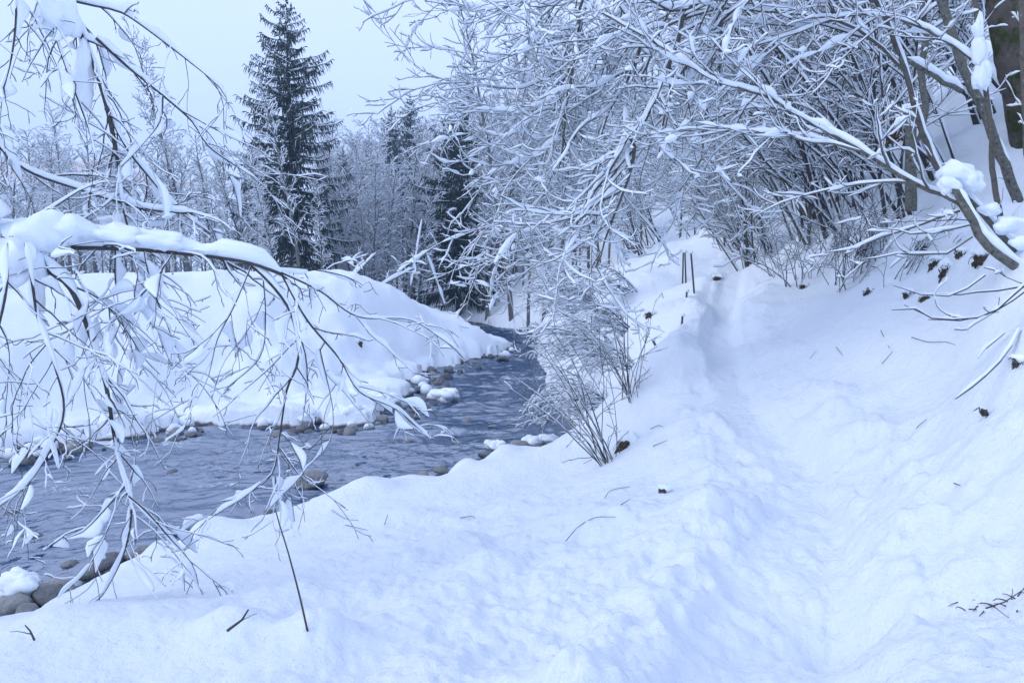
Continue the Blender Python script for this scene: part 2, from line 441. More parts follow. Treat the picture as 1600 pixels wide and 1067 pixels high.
def ground(x, y, detail=True):
    x = np.asarray(x, float); y = np.asarray(y, float)
    w = fbm(x, y, 1.3, 3, 3) * .5
    d_in = -poly_sdf(P_IN, x, y)            # >0 on the mound
    d_out = poly_sdf(P_OUT, x, y)           # >0 on the near side
    zn = np.maximum(rbf_eval(NEAR, x, y), .14)
    zf = np.maximum(rbf_eval(FARB, x, y), .12)
    dn = np.clip((d_out + w * .6) / .45, 0, 1); sn = np.sqrt(np.clip(1 - (1 - dn) ** 2, 0, 1))
    z_near = -.3 + (zn + .3) * sn
    df = np.clip((d_in - .35 + w) / .6, 0, 1); sf = np.sqrt(np.clip(1 - (1 - df) ** 2, 0, 1))
    bed = -.16 - .22 * sstep(0, 1.4, np.minimum(-d_in, -d_out)) + fbm(x, y, .5, 3, 9) * .12
    strip = -.16 + .2 * np.clip(d_in / .7, 0, 1)
    z_far = strip + (zf - strip) * sf
    z = np.where(d_out > 0, z_near, np.where(d_in > 0, z_far, bed))
    if detail:
        r = np.hypot(x, y)
        land = np.where(d_out > 0, sn, np.where(d_in > 0, sf, 0)) * sstep(.05, .25, z)
        und = fbm(x, y, 2.6, 3, 1) * .22 * sstep(.4, 2.5, np.maximum(d_in, d_out))
        und = und + fbm(x, y, .8, 3, 2) * .07
        pd, pz = path_dist(x + fbm(x, y, .5, 2, 4) * .12, y)
        near = (d_out > 0)
        nearf = near * (1 - sstep(28, 36, r))
        z = z + land * und * np.where(near, .55, .75) + (~near) * land * fbm(x, y, 1.3, 3, 16) * .5 * sstep(0, .8, d_in) * (1 - sstep(2.5, 6, d_in))
        z = z + near * sstep(3.5, 6, x) * sstep(1.6, 2.6, pd) * fbm(x, y, 1.1, 3, 14) * .38
        # trodden path
        pw = .22 + .1 * (1 - sstep(3.5, 6, y))
        trough = np.exp(-(pd / pw) ** 4)
        shoulder = np.exp(-((pd - .62) / .22) ** 2)
        floor_ = nearf * np.exp(-(pd / (pw * 1.12)) ** 6) * (1 - sstep(12.5, 17, y))
        z = z * (1 - floor_) + (pz - .135) * floor_ + nearf * shoulder * (.06 + .12 * np.clip(fbm(x, y, .22, 2, 33), 0, 1))
        # churned snow near the path and in the foreground
        ch = nearf * (np.exp(-(pd / .8) ** 2) * .55 + .55 * (1 - sstep(5, 9, r)) * sstep(-2.2, .2, x) + .22)
        lump = fbm(x, y, .33, 4, 6, .6); fine = fbm(x, y, .09, 2, 8)
        z = z + ch * ((1 - .9 * floor_) * (lump * .095) + fine * .036)
        for a, b, R, h in HEAPS:
            q = ((x - a) ** 2 + (y - b) ** 2) / (R * R)
            z = z + nearf * h * np.exp(-q * 1.3)
        for a, b, R, h in MHEAPS:
            q = ((x - a) ** 2 + (y - b) ** 2) / (R * R)
            z = z + (~near) * land * sstep(.2, 1.0, d_in) * h * np.exp(-q * 1.6)
        for a, b, R, h in PILLOWS:
            q = ((x - a) ** 2 + (y - b) ** 2) / (R * R)
            m = (q < 1) & (d_in > -.1)
            z[m] = np.maximum(z[m], .0 + np.maximum(zf[m], .2) * .55 + h * np.sqrt(1 - q[m])) if z.ndim else z
        # flutes sliding down the steep right-hand slope
        sl = nearf * sstep(1.0, 2.0, pd) * sstep(2.4, 3.4, x)
        z = z + sl * fbm(x * 1.0 + y * .2, y * .3 - x * .25, .5, 3, 12) * .06
    return z

def gz(x, y): return float(ground(np.array([x]), np.array([y]))[0])

def pick(px, py, d0=2.0, d1=140.0):
    """where the line of sight through a pixel meets the ground"""
    r = ray(px, py)
    D = np.exp(np.linspace(math.log(d0), math.log(d1), 1400))
    x = r.x / r.y * D; z = CAM_Z + r.z / r.y * D
    g = ground(x, D)
    i = int(np.argmax(z <= g))
    if not (z <= g).any(): i = len(D) - 1
    return Vector((x[i], D[i], g[i]))

def polar_sheet(name, angs, rads, zfun, mat, centre=False):
    A, R = np.meshgrid(angs, rads)
    X = R * np.sin(A); Y = R * np.cos(A)
    Z = zfun(X.ravel(), Y.ravel()).reshape(X.shape)
    V = np.stack([X, Y, Z], -1).reshape(-1, 3)
    na, nr = len(angs), len(rads)
    i = np.arange(nr - 1)[:, None] * na + np.arange(na - 1)[None, :]
    Q = np.stack([i, i + 1, i + na + 1, i + na], -1).reshape(-1, 4)
    Q = Q[:, ::-1]
    T = None
    if centre:
        c = len(V); V = np.vstack([V, [[0, 0, float(zfun(np.array([0.0]), np.array([0.0]))[0])]]])
        k = np.arange(na - 1); T = np.stack([np.full(na - 1, c), k + 1, k], -1)
    return mesh_data(name, V, Q, T, mat)

FAN = RAD(41)
angs = np.concatenate([np.linspace(-math.pi, -FAN, 90, endpoint=False), np.linspace(-FAN, FAN, 500, endpoint=False), np.linspace(FAN, math.pi, 91)])
rads = np.concatenate([np.linspace(.4, 1.8, 14, endpoint=False), np.exp(np.linspace(math.log(1.8), math.log(75), 400, endpoint=False)), np.exp(np.linspace(math.log(75), math.log(320), 24))])
o = link('snow_ground', polar_sheet('snow_ground', angs, rads, ground, M_GROUND, True)); tag(o, kind='structure')

def wave(x, y):
    c, s = math.cos(RAD(-24)), math.sin(RAD(-24))
    x0, y0 = x, y
    x = x + fbm(x0, y0, 1.3, 2, 21) * .8; y = y + fbm(x0, y0, 1.3, 2, 22) * .6
    u, v = c * x - s * y, s * x + c * y
    rif = .35 + 1.1 * np.clip(fbm(x0, y0, 3.0, 2, 25) + .25, 0, 1)
    long_ = fbm(u * .8, v * 1.7, .75, 2, 20, .5) * .075
    chop = (.5 - np.abs(fbm(u, v * 1.9, .34, 2, 23))) * .1 + (.5 - np.abs(fbm(u, v * 1.9, .15, 2, 26))) * .034
    return long_ + rif * chop - .03
o = link('river', polar_sheet('river', np.linspace(RAD(-62), RAD(8), 400), np.concatenate([np.exp(np.linspace(math.log(4.5), math.log(44), 820, endpoint=False)), np.linspace(44, 75, 40)]), wave, M_WATER)); tag(o, kind='structure')

# far hillside behind the left-hand wood, its warm sunlight painted into the base colour
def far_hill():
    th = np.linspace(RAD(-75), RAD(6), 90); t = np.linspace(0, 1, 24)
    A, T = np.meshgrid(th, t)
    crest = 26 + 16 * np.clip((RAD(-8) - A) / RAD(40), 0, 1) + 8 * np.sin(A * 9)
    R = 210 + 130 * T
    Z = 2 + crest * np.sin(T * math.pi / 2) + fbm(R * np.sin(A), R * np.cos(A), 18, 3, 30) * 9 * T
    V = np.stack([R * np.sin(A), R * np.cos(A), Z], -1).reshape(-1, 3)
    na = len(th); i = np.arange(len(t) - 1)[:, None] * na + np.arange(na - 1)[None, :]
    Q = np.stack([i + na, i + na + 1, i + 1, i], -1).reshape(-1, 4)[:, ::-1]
    return mesh_data('hills', V, Q[:, ::-1], None, plain_mat('sunlit_tint_hillside', (.7, .54, .44), (.93, .8, .7), .35, .95, .5))
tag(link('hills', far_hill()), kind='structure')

# ---------------------------------------------------------------- tubes: branches and the snow lying on them
def tube_arrays(polys, k):
    """polys: list of (pts, radii) -> V, Q"""
    groups = {}
    for P, R in polys: groups.setdefault(len(P), []).append((P, R))
    Vs, Qs, base = [], [], 0
    ang = np.arange(k) * (2 * math.pi / k)
    ca, sa = np.cos(ang), np.sin(ang)
    for n, lst in groups.items():
        P = np.array([a for a, _ in lst], dtype=np.float32); R = np.array([b for _, b in lst], dtype=np.float32)
        T = np.empty_like(P); T[:, 1:-1] = P[:, 2:] - P[:, :-2]; T[:, 0] = P[:, 1] - P[:, 0]; T[:, -1] = P[:, -1] - P[:, -2]
        T /= np.linalg.norm(T, axis=2, keepdims=True) + 1e-9
        mt = np.abs(T[:, :, 2]).mean(1)
        ref = np.where((mt > .8)[:, None], np.array([[0.3, 1.0, 0]]), np.array([[0, 0, 1.0]]))[:, None, :]
        A = np.cross(T, np.broadcast_to(ref, T.shape)); A /= np.linalg.norm(A, axis=2, keepdims=True) + 1e-9
        B = np.cross(A, T)
        ring = P[:, :, None, :] + R[:, :, None, None] * (ca[None, None, :, None] * A[:, :, None, :] + sa[None, None, :, None] * B[:, :, None, :])
        m = len(lst)
        Vs.append(ring.reshape(-1, 3))
        i = base + (np.arange(m)[:, None, None] * n + np.arange(n - 1)[None, :, None]) * k
        j = np.arange(k)[None, None, :]; j2 = (j + 1) % k
        Qs.append(np.stack([i + j, i + j2, i + k + j2, i + k + j], -1).reshape(-1, 4))
        base += m * n * k
    return np.concatenate(Vs), np.concatenate(Qs)

_nrng = np.random.RandomState(3)
def snow_arrays(polys, k, thick, minr=0.0, cover=1.0, lump=.9):
    """a bank of snow on the upper side of every branch; thick = (a, b, cap): height a + b*radius, at most cap"""
    a, b, cap = thick
    groups = {}
    for P, R in polys:
        groups.setdefault(len(P), []).append((P, R))
    Vs, Qs, base = [], [], 0
    ang = np.arange(k) * (2 * math.pi / k) + math.pi / k
    ca, sa = np.cos(ang), np.sin(ang)
    for n, lst in groups.items():
        P = np.array([q for q, _ in lst], dtype=np.float32); R = np.array([q for _, q in lst], dtype=np.float32)
        m = len(lst)
        T = np.empty_like(P); T[:, 1:-1] = P[:, 2:] - P[:, :-2]; T[:, 0] = P[:, 1] - P[:, 0]; T[:, -1] = P[:, -1] - P[:, -2]
        T /= np.linalg.norm(T, axis=2, keepdims=True) + 1e-9
        U = np.zeros_like(T); U[:, :, 2] = 1; U -= T * T[:, :, 2:3]
        h = np.linalg.norm(U, axis=2); U /= h[:, :, None] + 1e-6
        A = np.cross(T, U)
        rnd = _nrng.rand(m, n)
        sm = rnd.copy(); sm[:, 1:-1] = (rnd[:, :-2] + rnd[:, 1:-1] * 2 + rnd[:, 2:]) / 4
        per = .55 + .9 * _nrng.rand(m, 1)
        lumpy = rnd ** 5; 
        for _ in range(2): lumpy[:, 1:-1] = (lumpy[:, :-2] + lumpy[:, 1:-1] * 2 + lumpy[:, 2:]) / 4
        lumpy *= 1.5
        H = np.minimum(a + b * R, cap) * (h ** 1.0) * (.3 + 1.0 * sm ** 1.3 + lump * lumpy) * per
        H = np.minimum(H, np.minimum(a + b * R, cap) * 1.35)
        H *= (_nrng.rand(m, 1) < cover)
        H[:, 0] *= .4; H[:, -1] *= .15
        w = R * .95 * np.minimum(1, H / (R + 1e-6)) + H * .3
        v = H * .5 + R * .2 * np.minimum(1, H / (R + 1e-6))
        C = P + U * (R * .45 + v * .85)[:, :, None]
        ring = C[:, :, None, :] + w[:, :, None, None] * ca[None, None, :, None] * A[:, :, None, :] + v[:, :, None, None] * sa[None, None, :, None] * U[:, :, None, :]
        Vs.append(ring.reshape(-1, 3))
        i = base + (np.arange(m)[:, None, None] * n + np.arange(n - 1)[None, :, None]) * k
        j = np.arange(k)[None, None, :]; j2 = (j + 1) % k
        Qs.append(np.stack([i + j, i + j2, i + k + j2, i + k + j], -1).reshape(-1, 4))
        base += m * n * k
    return np.concatenate(Vs), np.concatenate(Qs)

def resample(pts, step):
    """smooth (Catmull-Rom) polyline with points about step apart"""
    P = [Vector(p) for p in pts]
    if len(P) < 2: return P
    Q = [P[0] * 2 - P[1]] + P + [P[-1] * 2 - P[-2]]
    out = []
    for i in range(1, len(Q) - 2):
        p0, p1, p2, p3 = Q[i - 1], Q[i], Q[i + 1], Q[i + 2]
        n = max(1, int((p2 - p1).length / step))
        for k in range(n):
            t = k / n
            out.append(.5 * ((2 * p1) + (p2 - p0) * t + (2 * p0 - 5 * p1 + 4 * p2 - p3) * t * t + (3 * p1 - p0 - 3 * p2 + p3) * t ** 3))
    out.append(P[-1])
    return out

def rvec(r): return Vector((r.gauss(0, 1), r.gauss(0, 1), r.gauss(0, 1)))

def grow(out, r, p, d, L, rad, lvl, S):
    """S: per level dicts seg, wob, droop, kids (per metre), angle, ratio, t0, pull (Vector)"""
    s = S[lvl]; n = s['seg']; step = L / n
    pts, rr = [p], [rad]
    d = d.normalized(); pos = p
    dirs = [d]
    cax = rvec(r).normalized(); cang = s.get('curl', 0) * r.gauss(0, 1)
    for i in range(n):
        if cang: d = Matrix.Rotation(cang, 3, cax) @ d
        d = (d + rvec(r) * s['wob'] + Vector((0, 0, -s['droop'])) + s.get('pull', Vector())).normalized()
        pos = pos + d * step
        pts.append(pos); dirs.append(d)
        rr.append(max(rad * (1 - s.get('taper', .75) * (i + 1) / n), S['rmin']))
    out.append((pts, rr, lvl))
    if lvl + 1 < S['levels']:
        sprout(out, r, pts, rr, lvl, S)

def sprout(out, r, pts, rr, lvl, S, dens=None):
    s = S[lvl]; nxt = S[lvl + 1]
    n = len(pts) - 1
    L = sum((pts[i + 1] - pts[i]).length for i in range(n))
    cnt = L * (dens if dens is not None else s['kids'])
    cnt = int(cnt) + (r.random() < cnt % 1)
    side = 1
    for c in range(cnt):
        t = s['t0'] + (1 - s['t0']) * ((c + r.random()) / cnt)
        f = min(t * n, n - 1e-4); i = int(f)
        p = pts[i].lerp(pts[i + 1], f - i)
        dd = (pts[i + 1] - pts[i]).normalized()
        ax = dd.cross(rvec(r)).normalized() if r.random() < .5 else (dd.cross(Vector((0, 0, 1))) + rvec(r) * .3).cross(dd).normalized() * side
        side = -side
        ang = s['angle'] * r.uniform(.7, 1.35)
        d = Matrix.Rotation(ang, 3, ax) @ dd
        Lk = r.uniform(*nxt['len']) * (1 - .45 * t if s.get('shrink', True) else 1)
        rk = min(rr[i] * .65, nxt['rad'] * r.uniform(.75, 1.25))
        grow(out, r, p, d, Lk, max(rk, S['rmin']), lvl + 1, S)

def flap_arrays(flaps, k=8, off=1.0):
    """hanging sails of snow: (pts, side vector, width, thickness)"""
    Vs, Qs, base = [], [], 0
    ang = np.arange(k) * (2 * math.pi / k)
    for pts, sv, w, th in flaps:
        P = np.array(pts, dtype=np.float32); n = len(P)
        T = np.gradient(P, axis=0); T /= np.linalg.norm(T, axis=1, keepdims=True) + 1e-9
        mt = P[-1] - P[0]; mt = mt / (np.linalg.norm(mt) + 1e-6); s0 = np.array(sv, dtype=np.float32)
        S = np.repeat((s0 - mt * (mt @ s0))[None, :], n, 0)
        S /= np.linalg.norm(S, axis=1, keepdims=True) + 1e-6
        A = np.cross(T, S)
        t = np.linspace(0, 1, n)
        kn = _nrng.rand(max(3, n // 4 + 2))
        prof = np.sin(np.pi * np.clip(t, .02, .98) ** .8) ** .6 * (.35 + 1.0 * np.interp(t, np.linspace(0, 1, len(kn)), kn)) * (.95 + .1 * _nrng.rand(n))
        if n > 4: prof[1:-1] = (prof[:-2] + 2 * prof[1:-1] + prof[2:]) / 4
        W = w * prof; H = th * (.3 + .7 * prof)
        C = P + S * (W * off + .004)[:, None]
        ring = C[:, None, :] + np.cos(ang)[None, :, None] * S[:, None, :] * W[:, None, None] + np.sin(ang)[None, :, None] * A[:, None, :] * H[:, None, None]
        Vs.append(ring.reshape(-1, 3))
        i = base + (np.arange(n - 1) * k)[:, None]; j = np.arange(k)[None, :]; j2 = (j + 1) % k
        Qs.append(np.stack([i + j, i + j2, i + k + j2, i + k + j], -1).reshape(-1, 4))
        base += n * k
    return np.concatenate(Vs), np.concatenate(Qs)

def join(*vq):
    Vs, Qs, b = [], [], 0
    for V, Q in vq:
        Vs.append(V); Qs.append(Q + b); b += len(V)
    return np.concatenate(Vs), np.concatenate(Qs)

def wood(polys, kbig=7, ksmall=4, lim=.012):
    big = [(p, r) for p, r, l in polys if max(r) >= lim]; small = [(p, r) for p, r, l in polys if max(r) < lim]
    parts = []
    if big: parts.append(tube_arrays(big, kbig))
    if small: parts.append(tube_arrays(small, ksmall))
    return join(*parts)

def snowed(polys, thick_big, thick_small, kbig=7, ksmall=4, lim=.012, cover=.92):
    big = [(p, r) for p, r, l in polys if max(r) >= lim]; small = [(p, r) for p, r, l in polys if max(r) < lim]
    parts = []
    if big: parts.append(snow_arrays(big, kbig, thick_big))
    if small: parts.append(snow_arrays(small, ksmall, thick_small, cover=cover))
    return join(*parts)

def shift(polys, o): return [([p - o for p in P], R, l) for P, R, l in polys]

def limb(pts, r0, r1, step):
    P = resample(pts, step)
    n = len(P) - 1
    return P, [r0 + (r1 - r0) * (i / n) for i in range(n + 1)]

def add_branch(root, name, polys, mat, tb, ts, flaps=None, kbig=7, ksmall=4, lim=.012, cover=.92, label=None, off=1.0):
    org = Vector(root.location)
    q = shift(polys, org)
    V, Q = wood(q, kbig, ksmall, lim)
    b = link(name, mesh_data(name, V, Q, None, mat), root)
    sv = [snowed(q, tb, ts, max(kbig - 1, 4), ksmall, lim, cover)]
    if flaps: sv.append(flap_arrays([([p - org for p in P], s, w, t) for P, s, w, t in flaps], 8, off))
    V, Q = join(*sv)
    link('snow_cover', mesh_data('snow_cover', V, Q, None, M_SNOWFINE), b)['kind'] = 'stuff'
    if label: b['label'] = label
    return b

# ---------------------------------------------------------------- left: branches of the near tree hanging over the river
rl = random.Random(11)
LEFT_S = {'levels': 4, 'rmin': .0022,
    0: dict(seg=8, wob=.05, droop=.02, kids=6, angle=.75, t0=.1, shrink=False),
    1: dict(seg=8, wob=.13, droop=.06, kids=5.5, angle=.75, t0=.15, len=(.25, .75), rad=.0075),
    2: dict(seg=6, wob=.16, droop=.05, kids=5, angle=.8, t0=.2, len=(.1, .32), rad=.005),
    3: dict(seg=4, wob=.18, droop=.03, kids=0, angle=.8, t0=.2, len=(.05, .15), rad=.0034)}
LEFT_D = dict(LEFT_S)
LIMBS = [  # pixel path (D at start, D at end), radii, shoots per metre, snow height cap
    ([(-160, 320), (-60, 345), (20, 362), (95, 384), (200, 388), (300, 397), (385, 409), (440, 428)], 4.6, 4.7, .03, .014, 3.5, .17),
    ([(385, 408), (420, 440), (455, 490), (466, 560), (448, 610), (437, 680), (425, 740), (380, 775), (345, 783)], 4.7, 4.8, .012, .003, 4.5, .05),
    ([(440, 428), (480, 500), (530, 560), (562, 612), (620, 640), (672, 686)], 4.7, 5.2, .009, .0025, 4.5, .03),
    ([(440, 426), (500, 455), (560, 495), (640, 500), (695, 532)], 4.7, 5.6, .007, .002, 4, .03),
    ([(425, 415), (480, 420), (540, 432), (565, 450)], 4.7, 5.3, .006, .002, 5, .03),
    ([(395, 410), (365, 480), (340, 530), (325, 590), (308, 625)], 4.7, 4.6, .006, .002, 4.5, .03),
    ([(410, 420), (415, 500), (405, 560), (350, 610)], 4.75, 5.0, .005, .002, 4, .03),
    ([(437, 700), (470, 745), (490, 760)], 4.8, 4.9, .005, .002, 4, .04),
    ([(430, 745), (432, 785)], 4.8, 4.8, .004, .002, 5, .04),
    ([(500, 545), (520, 640), (515, 690), (490, 720)], 4.8, 4.9, .004, .002, 4, .03),
    ([(-120, 170), (-20, 215), (40, 265), (120, 295), (220, 325), (300, 335), (345, 345)], 5.0, 5.2, .02, .006, 5, .09),
    ([(80, -60), (110, 20), (135, 70), (152, 115), (170, 180), (185, 260), (190, 310), (203, 365)], 5.1, 5.1, .026, .01, 6, .05),
    ([(105, 0), (150, 10), (190, 20), (235, 50), (300, 100), (330, 125), (353, 152), (352, 192)], 5.1, 5.3, .009, .0025, 4, .07),
    ([(150, 60), (200, 105), (255, 150), (300, 190), (325, 228), (372, 262), (405, 282)], 5.1, 5.5, .011, .0025, 4.5, .1),
    ([(60, -40), (85, 50), (112, 130), (138, 200), (150, 250)], 5.0, 4.9, .014, .004, 6, .06),
    ([(20, -60), (25, 20), (18, 90), (0, 150), (-30, 200)], 4.8, 4.7, .01, .003, 6, .09),
    ([(165, 170), (200, 235), (240, 285), (280, 330), (330, 365)], 5.1, 5.3, .01, .003, 5, .08),
    ([(255, 150), (250, 190), (215, 235), (190, 260)], 5.2, 5.1, .006, .002, 5, .06),
    ([(60, 395), (80, 425), (110, 450), (140, 520), (165, 600), (178, 680), (190, 740), (205, 790), (195, 860), (160, 930), (130, 955)], 4.5, 4.3, .02, .0025, 5, .05),
    ([(195, 770), (230, 800), (265, 840), (300, 880), (310, 912)], 4.35, 4.4, .006, .002, 5, .05),
    ([(195, 760), (160, 800), (130, 830), (105, 840)], 4.35, 4.3, .006, .002, 6, .06),
    ([(40, 380), (50, 440), (60, 500), (85, 570), (100, 640), (80, 700), (40, 760), (0, 790)], 4.3, 4.2, .01, .003, 5, .07),
    ([(85, 545), (130, 590), (160, 640), (200, 645)], 4.4, 4.5, .006, .002, 5, .08),
    ([(10, 380), (10, 450), (-5, 520), (-30, 600), (-40, 680)], 4.2, 4.1, .009, .003, 6, .08),
    ([(120, 450), (160, 470), (200, 520), (225, 560), (250, 585)], 4.5, 4.8, .006, .002, 5, .05),
    ([(180, 392), (180, 440), (190, 500), (210, 560), (212, 615)], 4.65, 4.7, .006, .002, 6, .04),
    ([(225, 392), (235, 440), (258, 500), (280, 560), (285, 600)], 4.65, 4.8, .006, .002, 6, .04),
    ([(270, 395), (240, 440), (200, 480), (170, 500)], 4.65, 4.5, .006, .002, 6, .05),
    ([(150, 390), (120, 430), (140, 470), (120, 520)], 4.6, 4.4, .005, .002, 6, .05),
    ([(205, 390), (215, 430), (210, 470), (240, 510)], 4.6, 4.6, .005, .002, 6, .05),
    ([(0, 560), (40, 620), (50, 690), (20, 740)], 4.2, 4.2, .005, .002, 6, .08),
]
trunk_x, trunk_y = -5.6, 5.2
lt = empty('alder_tree', (trunk_x, trunk_y, gz(trunk_x, trunk_y) - .05))
tag(lt, 'snow-laden bare tree at the left edge whose drooping branches hang over the river', 'tree')
tp = [Vector((trunk_x, trunk_y, lt.location.z - .3)), Vector((trunk_x + .15, trunk_y, 1.6)), Vector((trunk_x + .1, trunk_y - .05, 3.2)), Vector((trunk_x + .3, trunk_y, 4.6)), Vector((trunk_x + .9, trunk_y - .1, 6.0)), at(60, -140, 5.1)]
P, R = limb(tp, .12, .035, .2)
add_branch(lt, 'trunk', [(P, R, 0)], M_LICHEN, (.02, .6, .08), (.01, 1, .02), kbig=10)
for pts, D0, D1, r0, r1, dens, cap in LIMBS:
    n = len(pts) - 1
    raw = [at(a, b, D0 + (D1 - D0) * i / n + rl.uniform(-.06, .06)) for i, (a, b) in enumerate(pts)]
    if pts[0][0] < -100: raw = [Vector((trunk_x + .12, trunk_y - .03, raw[0].z + .12))] + raw
    if pts[0][1] <= -40: raw = [at(60, -140, 5.1).lerp(raw[0], .1)] + raw
    P, R = limb(raw, r0, r1, .06)
    polys = [(P, R, 0)]
    st = int(len(P) * .15) if r0 > .015 else 0
    sprout(polys, rl, P[st:], R[st:], 0, LEFT_S, dens * 1.35)
    flaps = []
    for Pq, Rq, l in polys:
        Lq = (Pq[-1] - Pq[0]).length
        pr = {0: .75, 1: .5, 2: .2, 3: 0}[l]
        for _ in range(3 if l == 0 else 1):
            if rl.random() < pr and len(Pq) >= 4:
                i0 = rl.randrange(0, len(Pq) - 3); i1 = min(len(Pq), i0 + rl.randint(3, 5))
                seg = Pq[i0:i1]
                ln = (seg[-1] - seg[0]).length
                tz = abs((seg[-1] - seg[0]).normalized().z)
                sv = Vector((rl.choice((-1, 1)) * rl.uniform(.4, 1), rl.uniform(-.2, .9), rl.uniform(-.3, .7)))
                wd = min(ln * rl.uniform(.14, .3), .037)
                flaps.append((resample(seg, .02), sv, wd, wd * rl.uniform(.28, .5)))
    add_branch(lt, 'branch', polys, M_TWIG, (.014, 5, cap), (.007, 2.0, .03), flaps, kbig=7, ksmall=4, lim=.0085, cover=.82)
# the great cushion of snow where the limb forks
def blob(name, spots, mat, parent, org, seed=0, sub=20):
    Vs, Qs, b = [], [], 0
    rr_ = np.random.RandomState(seed)
    for c, (sx, sy, sz) in spots:
        u = np.linspace(0, 2 * math.pi, sub, endpoint=False); v = np.linspace(.02, math.pi - .02, sub // 2)
        Uu, Vv = np.meshgrid(u, v)
        X, Y, Z = np.cos(Uu) * np.sin(Vv), np.sin(Uu) * np.sin(Vv), np.cos(Vv)
        q = 1 + .22 * (np.sin(X * 3 + rr_.rand() * 9) * np.cos(Y * 3.3 + rr_.rand() * 9) + .6 * np.sin(Z * 4 + X * 2 + rr_.rand() * 9))
        q = q * (1 + fbm(X * 2.2 + Z * 1.3 + seed, Y * 2.2 - Z * 1.7, 1.0, 3, seed % 20) * .34 + fbm(X * 6 + Z * 4 + seed, Y * 6 - Z * 5, 1.0, 2, seed % 17) * .14)
        V = np.stack([X * q * sx, Y * q * sy, Z * q * sz], -1).reshape(-1, 3) + np.array(c - org)
        n = sub; m = len(v)
        i = b + np.arange(m - 1)[:, None] * n + np.arange(n)[None, :]; i2 = b + np.arange(m - 1)[:, None] * n + (np.arange(n)[None, :] + 1) % n
        Vs.append(V); Qs.append(np.stack([i, i + n, i2 + n, i2], -1).reshape(-1, 4)); b += len(V)
    return link(name, mesh_data(name, np.concatenate(Vs), np.concatenate(Qs), None, mat), parent)
spots = [(at(60, 365, 4.55), (.17, .14, .13)), (at(20, 400, 4.5), (.13, .12, .13)), (at(110, 360, 4.6), (.15, .12, .1)), (at(55, 440, 4.45), (.06, .06, .2)),
         (at(180, 368, 4.62), (.17, .1, .07)), (at(250, 378, 4.65), (.16, .09, .06)), (at(90, 25, 5.0), (.12, .1, .16)), (at(330, 392, 4.67), (.12, .06, .03)), (at(-20, 330, 4.5), (.12, .1, .1)), (at(130, 120, 5.1), (.07, .06, .2)), (at(200, 345, 5.2), (.2, .1, .05))]
for _k, _g in enumerate(((0, 1, 2, 3, 8), (4, 5), (6,), (7,), (9,), (10,))):
    blob('snow_cushion', [spots[q] for q in _g], M_SNOW, lt, Vector(lt.location), 3 + _k, 28)

# ---------------------------------------------------------------- right: leaning trees on the slope
RIGHT_S = {'levels': 4, 'rmin': .0026,
    0: dict(seg=8, wob=.05, droop=.02, kids=3, angle=.7, t0=.06, shrink=False),
    1: dict(seg=10, wob=.1, droop=.01, curl=.09, kids=5.2, angle=.75, t0=.08, len=(.5, 1.6), rad=.0125),
    2: dict(seg=7, wob=.12, droop=-.05, curl=.12, kids=5.5, angle=.8, t0=.12, len=(.22, .75), rad=.0075),
    3: dict(seg=4, wob=.14, droop=-.1, curl=.12, kids=0, angle=.8, t0=.2, len=(.1, .32), rad=.005)}
SMALL_S = dict(RIGHT_S); SMALL_S[1] = dict(RIGHT_S[1], len=(.15, .5), rad=.006); SMALL_S[2] = dict(RIGHT_S[2], len=(.08, .22), rad=.004)
rr_ = random.Random(23)

def px_tree(name, label, base, limbs, mat, cat='tree', snow=(.02, 1.5, .1), tw=(.02, 2.6, .06), S=RIGHT_S, trunk_k=9):
    """limbs: (pixel path, D0, D1, r0, r1, shoots per metre, part name)"""
    root = empty(name, base)
    tag(root, label, cat)
    for pts, D0, D1, r0, r1, dens, part in limbs:
        n = len(pts) - 1
        raw = [at(a, b, D0 + (D1 - D0) * i / n) if not isinstance(a, Vector) else a for i, (a, b) in enumerate(pts)]
        P, R = limb(raw, r0, r1, .12)
        P = [P[0]] + [p + rvec(rr_) * .006 for p in P[1:]]
        polys = [(P, R, 0)]
        if dens: sprout(polys, rr_, P, R, 0, S if dens > 2.3 else SMALL_S, dens * 1.5)
        pads = []
        for Pq, Rq, l in polys:
            if dens > 2.3 and l < 3 and rr_.random() < (1, .5, .16)[l]:
                for _ in range((5, 2, 1)[l]):
                    if len(Pq) < 5: continue
                    i0 = rr_.randrange(0, len(Pq) - 3); seg = Pq[i0:i0 + rr_.randint(3, 4)]
                    if l == 0: seg = Pq[i0:i0 + rr_.randint(3, 5)]
                    if abs((seg[-1] - seg[0]).normalized().z) > .93: continue
                    wd = rr_.uniform(.018, .042) * (1.3 if l == 0 else 1)
                    pads.append((resample(seg, .04), Vector((rr_.gauss(0, .35), rr_.gauss(0, .3), 1)), wd, wd * rr_.uniform(.8, 1.2)))
        add_branch(root, part, polys, mat, snow, tw, pads or None, off=.75, kbig=trunk_k, ksmall=3 if r0 < .03 else 4, lim=.012)
    return root

def base_at(px, py): 
    p = pick(px, py); return (p.x, p.y, p.z - .05)

